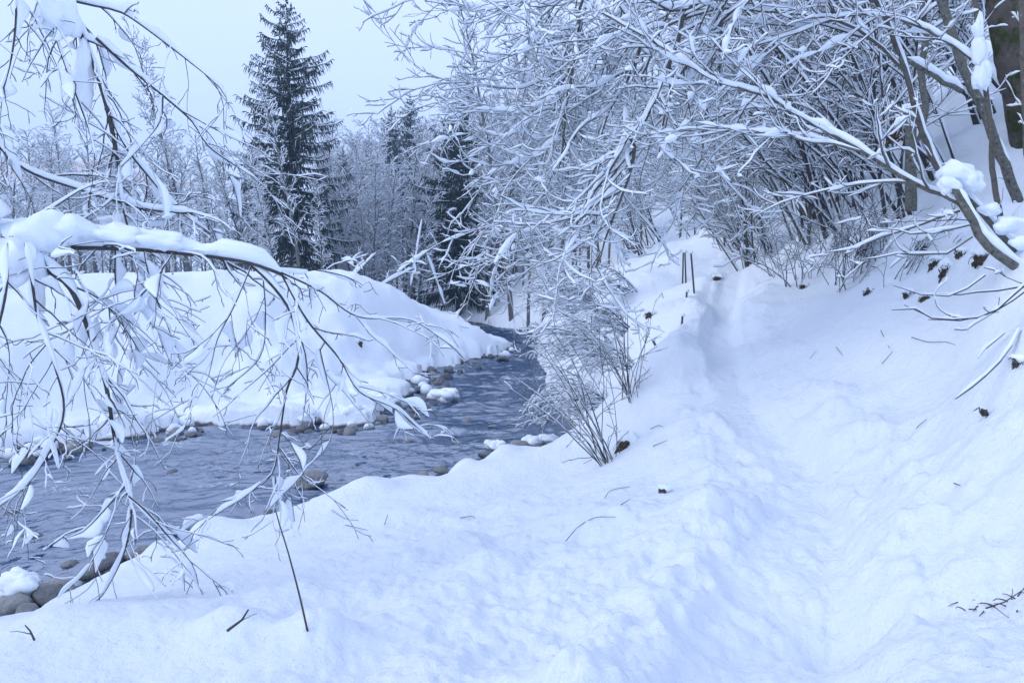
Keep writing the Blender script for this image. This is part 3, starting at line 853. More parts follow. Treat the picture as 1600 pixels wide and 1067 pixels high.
px_tree('alder_tree', 'twin grey leaning stems with a snow-capped broken top low at the right edge', tuple(at(1660, 490, 5.9)), [
    ([(1665, 500), (1600, 428), (1545, 385), (1520, 345), (1500, 305), (1487, 285)], 5.9, 6.1, .045, .033, 0, 'trunk'),
    ([(1660, 470), (1600, 405), (1550, 350), (1515, 310), (1488, 282)], 6.0, 6.3, .03, .024, 0, 'stem'),
    ([(1500, 318), (1489, 314), (1405, 272), (1334, 230), (1278, 197), (1194, 150), (1110, 122), (1010, 60), (940, 20)], 6.1, 7.4, .022, .007, 2.6, 'branch'),
    ([(1343, 236), (1240, 211), (1170, 207), (1100, 201), (1030, 215)], 6.5, 7.6, .012, .004, 4.0, 'branch'),
    ([(1500, 330), (1440, 350), (1380, 370), (1330, 390), (1290, 395)], 6.1, 6.6, .01, .003, 2.2, 'branch'),
    ([(1515, 352), (1450, 366), (1400, 362), (1370, 358)], 6.0, 6.2, .007, .003, 1.5, 'branch'),
    ([(1520, 370), (1480, 395), (1430, 398), (1340, 405)], 6.0, 6.3, .008, .003, 2, 'branch'),
    ([(1525, 345), (1440, 345), (1395, 345)], 6.0, 6.4, .006, .003, 1.5, 'branch'),
], M_LICHEN)
_b = bpy.data.objects['alder_tree.001']
blob('snow_cushion', [(at(1493, 272, 6.15), (.14, .11, .1)), (at(1515, 285, 6.15), (.11, .1, .09)), (at(1482, 288, 6.12), (.08, .08, .08))], M_SNOW, _b, Vector(_b.location), 4, 26)
blob('snow_cushion', [(at(1548, 328, 6.1), (.09, .08, .06)), (at(1575, 352, 6.05), (.11, .09, .07)), (at(1605, 380, 6.0), (.13, .1, .08))], M_SNOW, _b, Vector(_b.location), 5, 26)

px_tree('hazel_tree', 'smooth brown curved stem leaning left up the right slope with a snow ridge on it', tuple(at(1525, 345, 7.6)), [
    ([(1540, 370), (1500, 320), (1465, 262), (1440, 205), (1428, 160), (1412, 110), (1400, 70), (1367, 0), (1340, -60), (1300, -130)], 7.6, 7.4, .032, .018, 1.0, 'trunk'),
    ([(1412, 110), (1360, 60), (1300, 30), (1210, 20), (1122, 15), (1040, 40), (1002, 50), (920, 62), (837, 71)], 7.5, 7.9, .017, .005, 3.4, 'branch'),
    ([(1367, 0), (1250, -30), (1150, -20), (1080, 10), (1055, 75), (1025, 150), (1010, 184), (980, 217), (965, 250), (920, 311), (890, 371)], 7.4, 8.0, .036, .011, 3.4, 'branch'),
    ([(985, 216), (993, 228), (984, 270), (965, 322), (946, 375), (930, 420)], 7.9, 8.0, .022, .008, 3.6, 'branch'),
], M_BARK)
px_tree('hazel_tree', 'upright brown stem with a big snow clump beside the mossy trunk at top right', tuple(at(1570, 390, 7.0)), [
    ([(1575, 400), (1565, 350), (1555, 300), (1548, 200), (1536, 103), (1528, 40), (1522, -20), (1510, -120)], 7.0, 7.0, .028, .02, .8, 'trunk'),
    ([(1536, 103), (1470, 60), (1400, 30), (1330, 25), (1250, 50), (1180, 100), (1120, 160)], 7.0, 7.6, .014, .004, 3.4, 'branch'),
    ([(1522, -20), (1450, -60), (1300, -60), (1200, -20), (1130, 30), (1073, 101), (1040, 170), (1030, 240)], 7.0, 8.2, .03, .008, 3.6, 'branch'),
], M_BARK)
b = bpy.data.objects['hazel_tree.001']
blob('snow_cushion', [(at(1530, 80, 6.96), (.065, .06, .16)), (at(1534, 118, 6.95), (.085, .07, .13)), (at(1529, 45, 6.98), (.05, .05, .12))], M_SNOW, b, Vector(b.location), 6, 30)
px_tree('alder_tree', 'thick grey lichen-spotted stem leaning left along the top right of the slope', tuple(at(1625, 400, 8.2)), [
    ([(1640, 430), (1600, 337), (1564, 244), (1540, 180), (1512, 122), (1490, 60), (1470, 0), (1440, -90)], 8.2, 8.4, .06, .045, .6, 'trunk'),
    ([(1502, 143), (1460, 120), (1415, 92)], 8.3, 8.2, .03, .026, .5, 'branch'),
    ([(1470, 0), (1380, -60), (1200, -70), (1040, -60), (960, -30), (912, 0), (897, 94), (884, 165), (880, 230)], 8.4, 8.8, .04, .012, 3.4, 'branch'),
    ([(960, -30), (867, 7), (837, 41), (811, 75), (770, 94), (742, 96)], 8.7, 9.2, .016, .004, 4.4, 'branch'),
    ([(900, -40), (840, -10), (800, 8), (777, 17), (725, 11), (664, 3)], 8.8, 9.2, .012, .004, 4.2, 'branch'),
    ([(884, 165), (837, 184), (792, 214), (751, 202)], 8.8, 9.2, .011, .004, 4.4, 'branch'),
    ([(895, 100), (867, 150), (830, 170), (780, 175), (735, 160)], 8.8, 9.4, .01, .004, 4.4, 'branch'),
    ([(882, 180), (860, 230), (810, 255), (745, 263)], 8.8, 9.2, .01, .004, 4.4, 'branch'),
    ([(882, 200), (870, 280), (840, 320), (790, 335), (760, 380)], 8.8, 9.4, .01, .004, 4.4, 'branch'),
    ([(1180, -70), (1130, 20), (1125, 110), (1100, 190), (1095, 250), (1060, 300)], 8.5, 8.9, .022, .006, 3.6, 'branch'),
    ([(1040, -60), (960, 40), (900, 70), (860, 120), (800, 140), (730, 130)], 8.7, 9.6, .018, .005, 3.8, 'branch'),
    ([(960, -30), (955, 60), (930, 140), (880, 250), (830, 300), (800, 370), (770, 400)], 9.0, 10, .02, .005, 3.8, 'branch'),
    ([(1080, -70), (1000, 130), (960, 230), (900, 290), (850, 400), (800, 440)], 9.4, 10.2, .02, .005, 3.6, 'branch'),
    ([(950, -20), (999, 60), (987, 112), (950, 180), (935, 225), (925, 280), (905, 340)], 8.6, 8.6, .022, .006, 4.0, 'branch'),
], M_LICHEN)
px_tree('old_tree', 'broad old trunk with dark green moss in the top right corner', tuple(at(1640, 360, 10.5)), [
    ([(1650, 400), (1625, 280), (1608, 180), (1594, 110), (1578, 30), (1566, -60), (1552, -160)], 10.5, 10.6, .31, .24, 0, 'trunk'),
    ([(1568, 20), (1520, -40), (1440, -80), (1340, -60), (1260, 0)], 10.5, 11, .05, .01, 2.2, 'branch'),
], M_MOSS, trunk_k=16)
px_tree('alder_tree', 'straight pale grey cut trunk standing on the slope left of the leaning stems', tuple(at(1423, 320, 9.6)), [
    ([(1423, 330), (1424, 280), (1423, 220), (1422, 172)], 9.6, 9.6, .075, .068, .3, 'trunk'),
    ([(1425, 230), (1445, 180), (1440, 110), (1447, 60), (1440, 0), (1430, -60)], 9.7, 9.9, .05, .03, 1.2, 'stem'),
], M_LICHEN, trunk_k=12)
b = bpy.data.objects['alder_tree.003']
blob('snow_cushion', [(at(1423, 168, 9.6), (.085, .085, .06))], M_SNOW, b, Vector(b.location), 8)
px_tree('alder_tree', 'grey lichen-patched stem rising from the slope above the brown leaf clump', tuple(at(1378, 250, 12.2)), [
    ([(1385, 265), (1362, 225), (1350, 180), (1339, 122), (1325, 60), (1310, 0), (1290, -70)], 12.2, 12.4, .075, .05, .8, 'trunk'),
    ([(1339, 122), (1300, 60), (1230, 30), (1160, 60), (1100, 110)], 12.3, 12.8, .025, .006, 3, 'branch'),
    ([(1310, 0), (1220, -40), (1100, -10), (1020, 60), (960, 130)], 12.4, 13, .03, .006, 3, 'branch'),
], M_LICHEN)
px_tree('hazel_tree', 'slim grey upright stem running along the right edge of the picture', tuple(at(1625, 330, 6.6)), [
    ([(1622, 340), (1605, 240), (1600, 120), (1597, 0), (1590, -80)], 6.6, 6.7, .028, .022, .8, 'trunk'),
], M_BARK)

# low bare branches sticking out of the right-hand slope
px_tree('hazel_shrub', 'bare twigs bending left out of the snow on the right slope below the soil patches', tuple(at(1640, 480, 5.2)), [
    ([(1660, 400), (1590, 455), (1560, 485), (1490, 500), (1430, 488), (1395, 484)], 5.2, 5.0, .008, .003, .8, 'stem'),
    ([(1655, 420), (1580, 470), (1530, 495), (1470, 500), (1412, 478)], 5.2, 5.3, .007, .003, .8, 'stem'),
    ([(1640, 440), (1560, 455), (1500, 458), (1440, 462), (1396, 444)], 5.3, 5.5, .006, .003, .6, 'stem'),
    ([(1540, 430), (1480, 462), (1440, 460)], 5.4, 5.4, .005, .003, .8, 'stem'),
], M_TWIG, 'shrub')
px_tree('hazel_shrub', 'single bent stem poking out of the snow at the right edge', tuple(at(1585, 525, 4.9)), [
    ([(1592, 515), (1578, 540), (1540, 590), (1492, 622)], 4.8, 4.5, .009, .005, 0, 'stem'),
    ([(1570, 520), (1540, 545), (1528, 560)], 4.8, 4.6, .004, .003, 0, 'stem'),
], M_TWIG, 'shrub')

# ---------------------------------------------------------------- thickets: a few kinds of many-stemmed shrub, copied over the slope
def copy_tree(o, parent=None):
    c = o.copy(); COL.objects.link(c)
    if parent: c.parent = parent
    for ch in o.children: copy_tree(ch, c)
    return c

def make_shrub(name, seed, nst, H, lean, spread, tw, stem_r, mat=M_TWIG, kids=3.0, droop=.03, snow=(.03, 1.4, .07)):
    r = random.Random(seed)
    S = {'levels': 4, 'rmin': .0035,
        0: dict(seg=10, wob=.06, droop=droop, kids=kids, angle=.6, t0=.2, shrink=True),
        1: dict(seg=7, wob=.1, droop=droop * .8, kids=4.6, angle=.65, t0=.15, len=(H * .14, H * .36), rad=.012),
        2: dict(seg=5, wob=.14, droop=.02, kids=2.2, angle=.7, t0=.2, len=(H * .06, H * .16), rad=.007),
        3: dict(seg=3, wob=.15, droop=.0, kids=0, angle=.7, t0=.2, len=(.1, .3), rad=.005)}
    root = empty(name, (0, 0, 0))
    allp = []
    for i in range(nst):
        out = []
        a = r.uniform(0, 6.28); q = r.random() ** .5 * spread
        p = Vector((math.cos(a) * q, math.sin(a) * q, -.2))
        d = Vector((lean[0] + r.gauss(0, .22), lean[1] + r.gauss(0, .22), lean[2]))
        grow(out, r, p, d, H * r.uniform(.6, 1.1), stem_r * r.uniform(.6, 1.3), 0, S)
        allp.append(out)
    for out in allp:
        V, Q = wood(out, 5, 3, .014)
        st = link('stem', mesh_data('stem', V, Q, None, mat), root)
        V, Q = snowed(out, snow, tw, 4, 3, .014)
        link('snow_cover', mesh_data('snow_cover', V, Q, None, M_SNOWFINE), st)['kind'] = 'stuff'
    return root

def place(proto, used, loc, rz, sc, label, cat, group):
    o = proto if proto not in used else copy_tree(proto)
    used.add(proto)
    o.location = loc; o.rotation_euler = (0, 0, rz); o.scale = (sc, sc, sc)
    tag(o, label, cat, group)
    return o

USED = set()
SHR = [make_shrub('hazel_shrub', 100 + i, 7, 5.2, (-.55, -.1, 1), .5, (.02, 3.0, .06), .03, M_BARK if i % 2 else M_TWIG) for i in range(3)]
rp = random.Random(77)
hill_spots = []
for (px, py, D) in [(1130, 350, 22), (1180, 340, 21), (1220, 345, 19), (1265, 330, 18), (1310, 320, 17), (1345, 300, 15.5), (1395, 290, 13.5), (1110, 320, 27), (1170, 300, 26), (1230, 290, 24), (1290, 260, 22), (1350, 220, 20), (1410, 200, 17.5),
                    (1470, 160, 17), (1540, 120, 17), (1080, 300, 34), (1140, 250, 32), (1200, 220, 30), (1270, 190, 29), (1340, 140, 27), (1440, 100, 24), (1530, 60, 22), (1050, 250, 42), (1150, 180, 40), (1260, 120, 38), (1380, 60, 34), (1000, 380, 27), (1030, 350, 30), (980, 350, 36), (1480, 240, 13.5), (1570, 200, 13), (1300, 345, 13.5), (1350, 345, 12), (1250, 375, 15), (1200, 370, 17), (1160, 370, 19), (1400, 330, 11.5), (1290, 300, 15.5), (1450, 290, 11.5)]:
    p = at(px, py, D)
    x, y = p.x + rp.uniform(-.4, .4), p.y + rp.uniform(-.5, .5)
    hill_spots.append((x, y))
for i, (x, y) in enumerate(hill_spots):
    place(SHR[i % 3], USED, (x, y, gz(x, y)), rp.uniform(-.5, .5), rp.uniform(.75, 1.2), 'many-stemmed snowy hazel leaning left in the thicket on the right hillside', 'shrub', 'hazel thicket on the right hillside')

# snow-bent shrubs along the right bank of the river
bank_spots = []
BANK = [make_shrub('willow_shrub', 200 + i, 9, 2.6, (-.75, -.2, .8), .35, (.022, 3.6, .07), .017, M_TWIG, kids=4.2, droop=.1, snow=(.02, 3, .08)) for i in range(2)]
for i, (px, py, D, sc) in enumerate([(900, 640, 13.5, .85), (915, 580, 15, 1.0), (920, 540, 17, 1.1), (915, 510, 19, 1.1), (905, 500, 21.5, 1.2), (900, 480, 24, 1.2), (925, 560, 12.2, .9), (950, 520, 15.5, 1.0), (960, 480, 19, 1.2), (890, 470, 29, 1.3), (945, 600, 10.8, .75), (880, 520, 26, 1.2)]):
    p = at(px, py, D); x, y = p.x + .55, p.y
    bank_spots.append((y, x, i, sc))
ORD = 'nearest second third fourth fifth sixth seventh eighth ninth tenth eleventh farthest'.split()
for n_, (y, x, i, sc) in enumerate(sorted(bank_spots)):
    place(BANK[i % 2], USED, (x, y, gz(x, y) - .05), rp.uniform(-.35, .35), sc * .78, ORD[n_] + ' snow-bent willow on the right riverbank, counted upstream from the dark wands', 'shrub', 'snow-bent willows on the right riverbank')
WAND = make_shrub('willow_shrub', 300, 16, 1.9, (-.45, .0, 1), .16, (.004, 1.2, .014), .009, M_TWIG, kids=1.2, droop=.03, snow=(.004, 1.2, .02))
p = pick(960, 715)
place(WAND, USED, (p.x, p.y, p.z - .05), 0, 1.0, 'clump of bare dark wands at the foot of the bank beside the river', 'shrub', None)
WAND2 = copy_tree(WAND); p = pick(990, 612)
WAND2.location = (p.x, p.y, p.z - .05); WAND2.rotation_euler = (0, RAD(14), .4); WAND2.scale = (.8, .8, .8)
WAND2['label'] = 'smaller clump of straight bare wands higher on the bank, above the dark wands'
# scrub just above the path
SCR = [make_shrub('bramble_shrub', 320 + i, 9, 1.5, (-.35, -.3, .8), .25, (.004, 1.6, .016), .008, M_TWIG, kids=3, droop=.04, snow=(.004, 1.4, .02)) for i in range(2)]
for i, (px, py) in enumerate(sorted([(1215, 425), (1250, 440), (1280, 420), (1320, 425), (1345, 400), (1300, 385), (1375, 395), (1240, 400), (1400, 430), (1330, 445), (1180, 395)])):
    p = pick(px, py)
    place(SCR[i % 2], USED, (p.x, p.y, p.z - .03), rp.uniform(-.8, .8), rp.uniform(.8, 1.3), ('leftmost second third fourth fifth sixth seventh eighth ninth tenth rightmost'.split()[i] + ' tangle of thin bare twigs from the left, at the slope edge above the path'), 'shrub', 'scrub above the path')

# ---------------------------------------------------------------- background wood
def make_frosted(seed, H, nb, blen, up, dens):
    r = random.Random(seed)
    S = {'levels': 4, 'rmin': .008,
        0: dict(seg=12, wob=.03, droop=-.01, kids=nb, angle=up, t0=.22, shrink=True, taper=.85),
        1: dict(seg=7, wob=.1, droop=-.02, kids=dens, angle=.6, t0=.15, len=(blen * .5, blen), rad=.03),
        2: dict(seg=5, wob=.14, droop=.0, kids=4.2, angle=.65, t0=.12, len=(.4, 1.1), rad=.016),
        3: dict(seg=3, wob=.15, droop=.03, kids=0, angle=.7, t0=.2, len=(.2, .55), rad=.012)}
    root = empty('frosted_tree', (0, 0, 0))
    out = []
    grow(out, r, Vector((0, 0, -.4)), Vector((r.gauss(0, .04), r.gauss(0, .04), 1)), H, H * .0095, 0, S)
    tr = [q for q in out if q[2] == 0]; cr = [q for q in out if q[2] > 0]
    V, Q = tube_arrays([(p, q) for p, q, l in tr], 7)
    link('trunk', mesh_data('trunk', V, Q, None, M_FARBARK), root)
    V, Q = wood(cr, 4, 3, .02)
    c = link('crown', mesh_data('crown', V, Q, None, M_FARBARK), root)
    V, Q = snowed(cr, (.045, 1.5, .1), (.05, 1.9, .085), 4, 3, .02)
    link('snow_cover', mesh_data('snow_cover', V, Q, None, M_SNOWFINE), c)['kind'] = 'stuff'
    return root
FRO = [make_frosted(400, 11, 3.6, 2.2, .75, 3.0), make_frosted(401, 12, 3.2, 1.8, .6, 3.2), make_frosted(402, 10, 4.2, 2.4, .85, 2.8), make_frosted(403, 14, 3.2, 2.6, .6, 3.0)]
FH = [11, 12, 10, 14]

def put_frosted(px, ytop, D, k, label, group):
    x = (px - CX) / PX_F * D
    z0 = gz(x, D)
    H = at(px, ytop, D).z - z0
    return place(FRO[k], USED, (x, D, z0), rp.uniform(0, 6.28), max(.3, H / FH[k] / .97), label, 'tree', group)

put_frosted(300, 35, 41, 3, 'tall slender frosted tree rising above the others left of the big spruce', None)
put_frosted(470, 135, 38, 1, 'pale frosted birch standing directly in front of the tall dark spruce', None)
for px, yt, D, k in [(20, 230, 40, 0), (60, 200, 44, 2), (110, 150, 42, 3), (150, 190, 47, 0), (190, 215, 43, 1), (235, 200, 48, 2), (270, 230, 40, 0), (335, 215, 44, 1), (360, 200, 50, 3), (385, 240, 42, 2), (-30, 180, 42, 1), (130, 250, 36, 2), (220, 270, 36, 0), (320, 290, 35, 2), (400, 300, 37, 0), (430, 270, 36, 1), (510, 290, 40, 0), (80, 280, 36, 1), (175, 260, 52, 3), (290, 250, 55, 1), (10, 290, 55, 0), (50, 260, 60, 3), (30, 270, 38, 1), (95, 240, 50, 0), (140, 280, 58, 2), (205, 240, 60, 0), (255, 280, 46, 3), (310, 270, 60, 1), (345, 260, 58, 0), (375, 290, 62, 2), (415, 250, 55, 0), (160, 300, 34, 1), (60, 300, 34, 2), (260, 310, 34, 0), (370, 310, 34, 1), (-60, 250, 50, 3), (500, 250, 60, 2), (430, 240, 62, 1), (0, 240, 70, 0), (120, 260, 70, 3), (230, 270, 72, 1), (330, 280, 74, 2)]:
    put_frosted(px + rp.uniform(-8, 8), yt, D, k, 'bare frosted tree in the wood behind the snow mound left of the tall spruce', 'frosted wood on the left bank')
for i in range(116):
    px = 520 + (i % 29) * 12 + rp.uniform(-9, 9); D = rp.uniform(49, 60) if i < 29 else rp.uniform(60, 100)
    yt = rp.uniform(232, 285) if i < 29 else rp.uniform(192, 245)
    if px > 720: yt -= 40
    if 668 < px < 745 and D < 60: continue
    put_frosted(px, yt, D, rp.randrange(4), 'slim bare frosted tree in the dense wood beyond the river bend', 'frosted wood beyond the river bend')
put_frosted(570, 192, 95, 0, 'round-topped bare tree standing above the wood between the spruces', None)
for px, yt, D, k in [(760, 60, 46, 3), (800, 20, 42, 3), (850, -30, 38, 3), (900, -60, 36, 1), (830, 100, 50, 0), (880, 60, 44, 2), (940, 0, 34, 3), (990, -20, 32, 1), (780, 140, 55, 2), (920, 110, 40, 0), (960, 80, 46, 2), (1010, 60, 40, 0), (1060, 0, 44, 3), (1120, -20, 42, 1), (870, 170, 34, 0), (825, 200, 38, 1), (760, 150, 62, 3), (790, 80, 58, 1), (815, 60, 60, 3), (845, 130, 62, 2), (865, 20, 55, 3), (890, 130, 58, 0), (925, 40, 56, 3), (965, 30, 52, 1), (985, 100, 56, 2), (1030, 20, 54, 3), (1080, 50, 50, 0), (1110, 90, 44, 2), (1200, 40, 50, 1), (1260, 20, 52, 3), (1330, -20, 50, 1), (740, 240, 52, 2), (950, 200, 29, 2), (905, 230, 31, 0), (1180, -60, 46, 2), (1240, -60, 44, 3), (1300, -80, 42, 1), (1000, 150, 28, 1), (1060, 160, 30, 0), (1150, 120, 34, 2)]:
    put_frosted(px, yt, D, k, 'frosted tree on the steep bank right of the river behind the hanging branches', 'frosted trees on the right bank')

for i in range(60):
    px = rp.uniform(515, 860); D = rp.uniform(47, 58)
    if 668 < px < 745: continue
    put_frosted(px, rp.uniform(250, 330), D, rp.randrange(4), 'slim bare frosted tree in the dense wood beyond the river bend', 'frosted wood beyond the river bend')
for i in range(46):
    put_frosted(rp.uniform(-60, 440), rp.uniform(215, 310), rp.uniform(36, 75), rp.randrange(4), 'bare frosted tree in the wood behind the snow mound left of the tall spruce', 'frosted wood on the left bank')

def make_spruce(seed, H, W, snowy=.5, whorls=42):
    r = random.Random(seed)
    root = empty('spruce_tree', (0, 0, 0))
    tp_ = [Vector((r.gauss(0, .03), r.gauss(0, .03), -.4 + (H + .4) * i / 14)) for i in range(15)]
    V, Q = tube_arrays([(tp_, [H * .014 * (1 - i / 14.3) for i in range(15)])], 8)
    link('trunk', mesh_data('trunk', V, Q, None, M_BARK), root)
    limbs_, needles, snowp = [], [], []
    for w in range(whorls):
        t = w / (whorls - 1)
        z = H * (.1 + .885 * t ** .94)
        Lb = W * .5 * (min(1, (1 - t) ** .52) + .015)
        nb = r.randint(6, 8) if t < .85 else r.randint(4, 5)
        a0 = r.uniform(0, 6.28)
        for b_ in range(nb):
            a = a0 + 6.283 * b_ / nb + r.gauss(0, .18)
            L = Lb * (r.uniform(.5, 1.12) if r.random() < .9 else r.uniform(1.1, 1.25)); z_ = z + r.gauss(0, .16)
            out = Vector((math.cos(a), math.sin(a), 0)); side = Vector((-math.sin(a), math.cos(a), 0))
            n = 8; pts = []
            sl = .35 * t - .12 * (1 - t)
            for i in range(n + 1):
                q = i / n
                zz = z_ + L * (sl * q - .34 * q * q * (1 - t * .7) + .26 * q ** 4) + r.gauss(0, .012)
                pts.append(out * (L * q) + side * (L * .08 * math.sin(q * 3 + b_)) + Vector((0, 0, zz)))
            limbs_.append((pts, [max(.012, .045 * L / 3 * (1 - i / n)) for i in range(n + 1)], 0))
            snowp.append((pts, [.08 * min(1, L) * (1 - .5 * abs(2 * i / n - 1)) for i in range(n + 1)]))
            m = max(6, int(L * 19))
            for k in range(m):
                q = (k + r.random()) / m * .97 + .03
                f = min(q * n, n - .001); i = int(f)
                p = pts[i].lerp(pts[i + 1], f - i)
                sd_ = r.choice((-1, 1))
                hang = r.random() < .6
                ll = (.14 + .17 * min(L, 2.6) * (1 - q * .6)) * r.uniform(.5, 1.35)
                d = (out * .5 + side * sd_ * r.uniform(.1, .5) + Vector((0, 0, -1.1))).normalized() if hang else (out * .7 + side * sd_ * r.uniform(.5, 1) + Vector((0, 0, r.uniform(-.25, .1)))).normalized()
                qq = [p, p + d * ll * .5, p + d * ll + Vector((0, 0, -ll * .25))]
                wd = r.uniform(.018, .042)
                needles.append((qq, [wd * .6, wd, .006]))
    V, Q = tube_arrays([(p, q) for p, q, l in limbs_], 4)
    V2, Q2 = tube_arrays(needles, 3)
    c = link('crown', mesh_data('crown', *join((V, Q), (V2, Q2)), None, M_NEEDLE, smooth=False), root)
    rs_ = np.random.RandomState(seed)
    snowp = [q for q in snowp if r.random() < snowy]
    tw_ = [q for q in needles if r.random() < snowy * .3]
    V, Q = join(snow_arrays(snowp, 5, (.02, .45, .09)), snow_arrays(tw_, 4, (.02, .5, .06)))
    link('snow_cover', mesh_data('snow_cover', V, Q, None, M_SNOWFINE), c)['kind'] = 'stuff'
    return root
SPB = make_spruce(500, 19.0, 8.4, .5, 37)
SPS = make_spruce(501, 14.0, 6.0, .3, 32)
def put_spruce(proto, h0, px, ytop, D, label, group=None, wide=1.0):
    x = (px - CX) / PX_F * D; z0 = gz(x, D)
    s = (at(px, ytop, D).z - z0) / h0
    o = place(proto, USED, (x, D, z0), rp.uniform(0, 6.28), s, label, 'tree', group)
    o.scale = (s * wide, s * wide, s)
    return o
put_spruce(SPB, 19.0, 461, -8, 45, 'tall dark spruce towering over the wood on the left bank', None, 1.02)
put_spruce(SPS, 14.0, 645, 147, 84, 'right-hand and taller of two distant twin spruces above the wood', None, .85)
put_spruce(SPS, 14.0, 616, 166, 82, 'left-hand and shorter of two distant twin spruces above the wood', None, .75)
put_spruce(SPS, 14.0, 582, 214, 86, 'small distant spruce tip just left of the twin spruces', None, .8)
put_spruce(SPS, 14.0, 541, 232, 70, 'small spruce tip beside the right flank of the tall spruce', None, .8)
put_spruce(SPS, 14.0, 716, 152, 50, 'dense dark spruce at the left edge of the right-hand trees', None, 1.15)
put_spruce(SPS, 14.0, 752, 200, 62, 'dark spruce half hidden by frosted branches right of the dense spruce', None, 1.0)
for px, yt, D in [(700, 330, 66), (790, 290, 64), (840, 300, 60), (660, 330, 72), (770, 340, 58), (600, 320, 76), (560, 330, 74)]:
    put_spruce(SPS, 14.0, px, yt, D, 'young dark spruce standing among the bare trunks of the far wood', 'young spruces in the far wood', 1.25)

# snow-covered dead trunks leaning at the wood's edge
def log(label, a, b, r0, r1, cat='log', group=None):
    mid = a.lerp(b, .5)
    root = empty('fallen_log', a); tag(root, label, cat, group)
    P, R = limb([a, a.lerp(b, .33) + Vector((0, 0, .08)), a.lerp(b, .66) + Vector((0, 0, .05)), b], r0, r1, .25)
    S = dict(RIGHT_S); polys = [(P, R, 0)]
    sprout(polys, rp, P, R, 0, S, .8)
    add_branch(root, 'trunk', polys, M_FARBARK, (.05, 1.5, .16), (.02, 2, .06), kbig=7, ksmall=3)
    return root
log('snowy dead trunk leaning right behind the mound, left of the other', at(537, 452, 33), at(588, 395, 35), .07, .04)
log('low snowy dead trunk lying behind the crest of the mound', at(575, 462, 34), at(646, 420, 36), .08, .05)
log('white snow-plastered trunk leaning left before the dark wood', at(640, 462, 44), at(660, 340, 46), .1, .05)
log('snowy broken trunk leaning at the river bend under the dark spruce', at(695, 478, 45), at(664, 390, 47), .12, .06)

# ---------------------------------------------------------------- stones
def stone_mesh(seed, sub=14):
    r = np.random.RandomState(seed)
    u = np.linspace(0, 2 * math.pi, sub, endpoint=False); v = np.linspace(.12, math.pi - .12, sub // 2 + 2)
    Uu, Vv = np.meshgrid(u, v)
    X, Y, Z = np.cos(Uu) * np.sin(Vv), np.sin(Uu) * np.sin(Vv), np.cos(Vv)
    D = np.stack([X, Y, Z], -1).reshape(-1, 3)
    q = np.ones(len(D))
    for _ in range(9):                       # flat faces cut into the ball
        nrm = r.randn(3); nrm /= np.linalg.norm(nrm)
        dd = D @ nrm; lim = r.uniform(.5, .9)
        q = np.minimum(q, np.where(dd > 1e-3, lim / np.maximum(dd, 1e-3), 9))
    V = D * q[:, None] * np.array([1, r.uniform(.65, .95), r.uniform(.5, .75)])
    n, m = sub, len(v)
    i = np.arange(m - 1)[:, None] * n + np.arange(n)[None, :]; i2 = np.arange(m - 1)[:, None] * n + (np.arange(n)[None, :] + 1) % n
    Q = np.stack([i, i + n, i2 + n, i2], -1).reshape(-1, 4)
    c = len(V); V = np.vstack([V, [V[:n].mean(0)], [V[-n:].mean(0)]])
    k = np.arange(n)
    T = np.concatenate([np.stack([np.full(n, c), k, (k + 1) % n], -1), np.stack([np.full(n, c + 1), (m - 1) * n + (k + 1) % n, (m - 1) * n + k], -1)])
    me = mesh_data('river_stone', V, Q, T, M_STONE)
    # the snow cap: upper half swollen into a cushion
    top = V[:m * n].copy(); keep = m // 2
    tc_ = top[:keep * n].reshape(keep, n, 3)
    tt = np.linspace(0, 1, keep)[:, None, None]
    cap = tc_ * np.array([1.08, 1.08, 1.0]) + np.array([0, 0, .05]) + np.array([0, 0, 1]) * .42 * np.sqrt(np.clip(1 - tt ** 2.2, 0, 1))
    edge = tc_[-1:] * np.array([.9, .9, 1]) - np.array([0, 0, .05])
    cv = np.concatenate([cap, edge]).reshape(-1, 3); mm = keep + 1
    i = np.arange(mm - 1)[:, None] * n + np.arange(n)[None, :]; i2 = np.arange(mm - 1)[:, None] * n + (np.arange(n)[None, :] + 1) % n
    cq = np.stack([i, i + n, i2 + n, i2], -1).reshape(-1, 4)
    c = len(cv); cv = np.vstack([cv, [cv[:n].mean(0)]])
    ct = np.stack([np.full(n, c), k, (k + 1) % n], -1)
    return me, mesh_data('snow_cap', cv, cq, ct, M_SNOW)
STONES = [stone_mesh(600 + i) for i in range(8)]
rst = random.Random(31)
def stone(x, y, z, s, label, group=None, cap=False, name='river_stone', cat='stone', sz=1.0, k=None, rot=None):
    me, cm = STONES[rst.randrange(8) if k is None else k]
    o = link(name, me, None, (x, y, z))
    o.rotation_euler = (rst.gauss(0, .12), rst.gauss(0, .12), rst.uniform(0, 6.28) if rot is None else rot)
    o.scale = (s, s, s * sz)
    tag(o, label, cat, group)
    if cap: link('snow_cap', cm, o)
    return o
# far shore
segs = list(zip(_pin[:-1], _pin[1:]))
for i in range(235):
    (ax, ay), (bx, by) = rst.choices(segs, weights=[math.hypot(b[0] - a[0], b[1] - a[1]) * (2.2 if a[1] < 22 else .8) for a, b in segs])[0]
    t = rst.random(); L = math.hypot(bx - ax, by - ay); nx, ny = -(by - ay) / L, (bx - ax) / L
    o_ = rst.uniform(-1.0, .4)
    s = rst.choice((.07, .09, .11, .14, .17, .22)) * rst.uniform(.8, 1.3)
    x, y = ax + (bx - ax) * t + nx * o_, ay + (by - ay) * t + ny * o_
    stone(x, y, max(0, o_) * .16 + s * rst.uniform(-.15, .2), s, 'grey stone in the row along the far waterline under the snow mound', 'stones along the far waterline', cap=s > .1 and o_ > -.6 and rst.random() < .4)
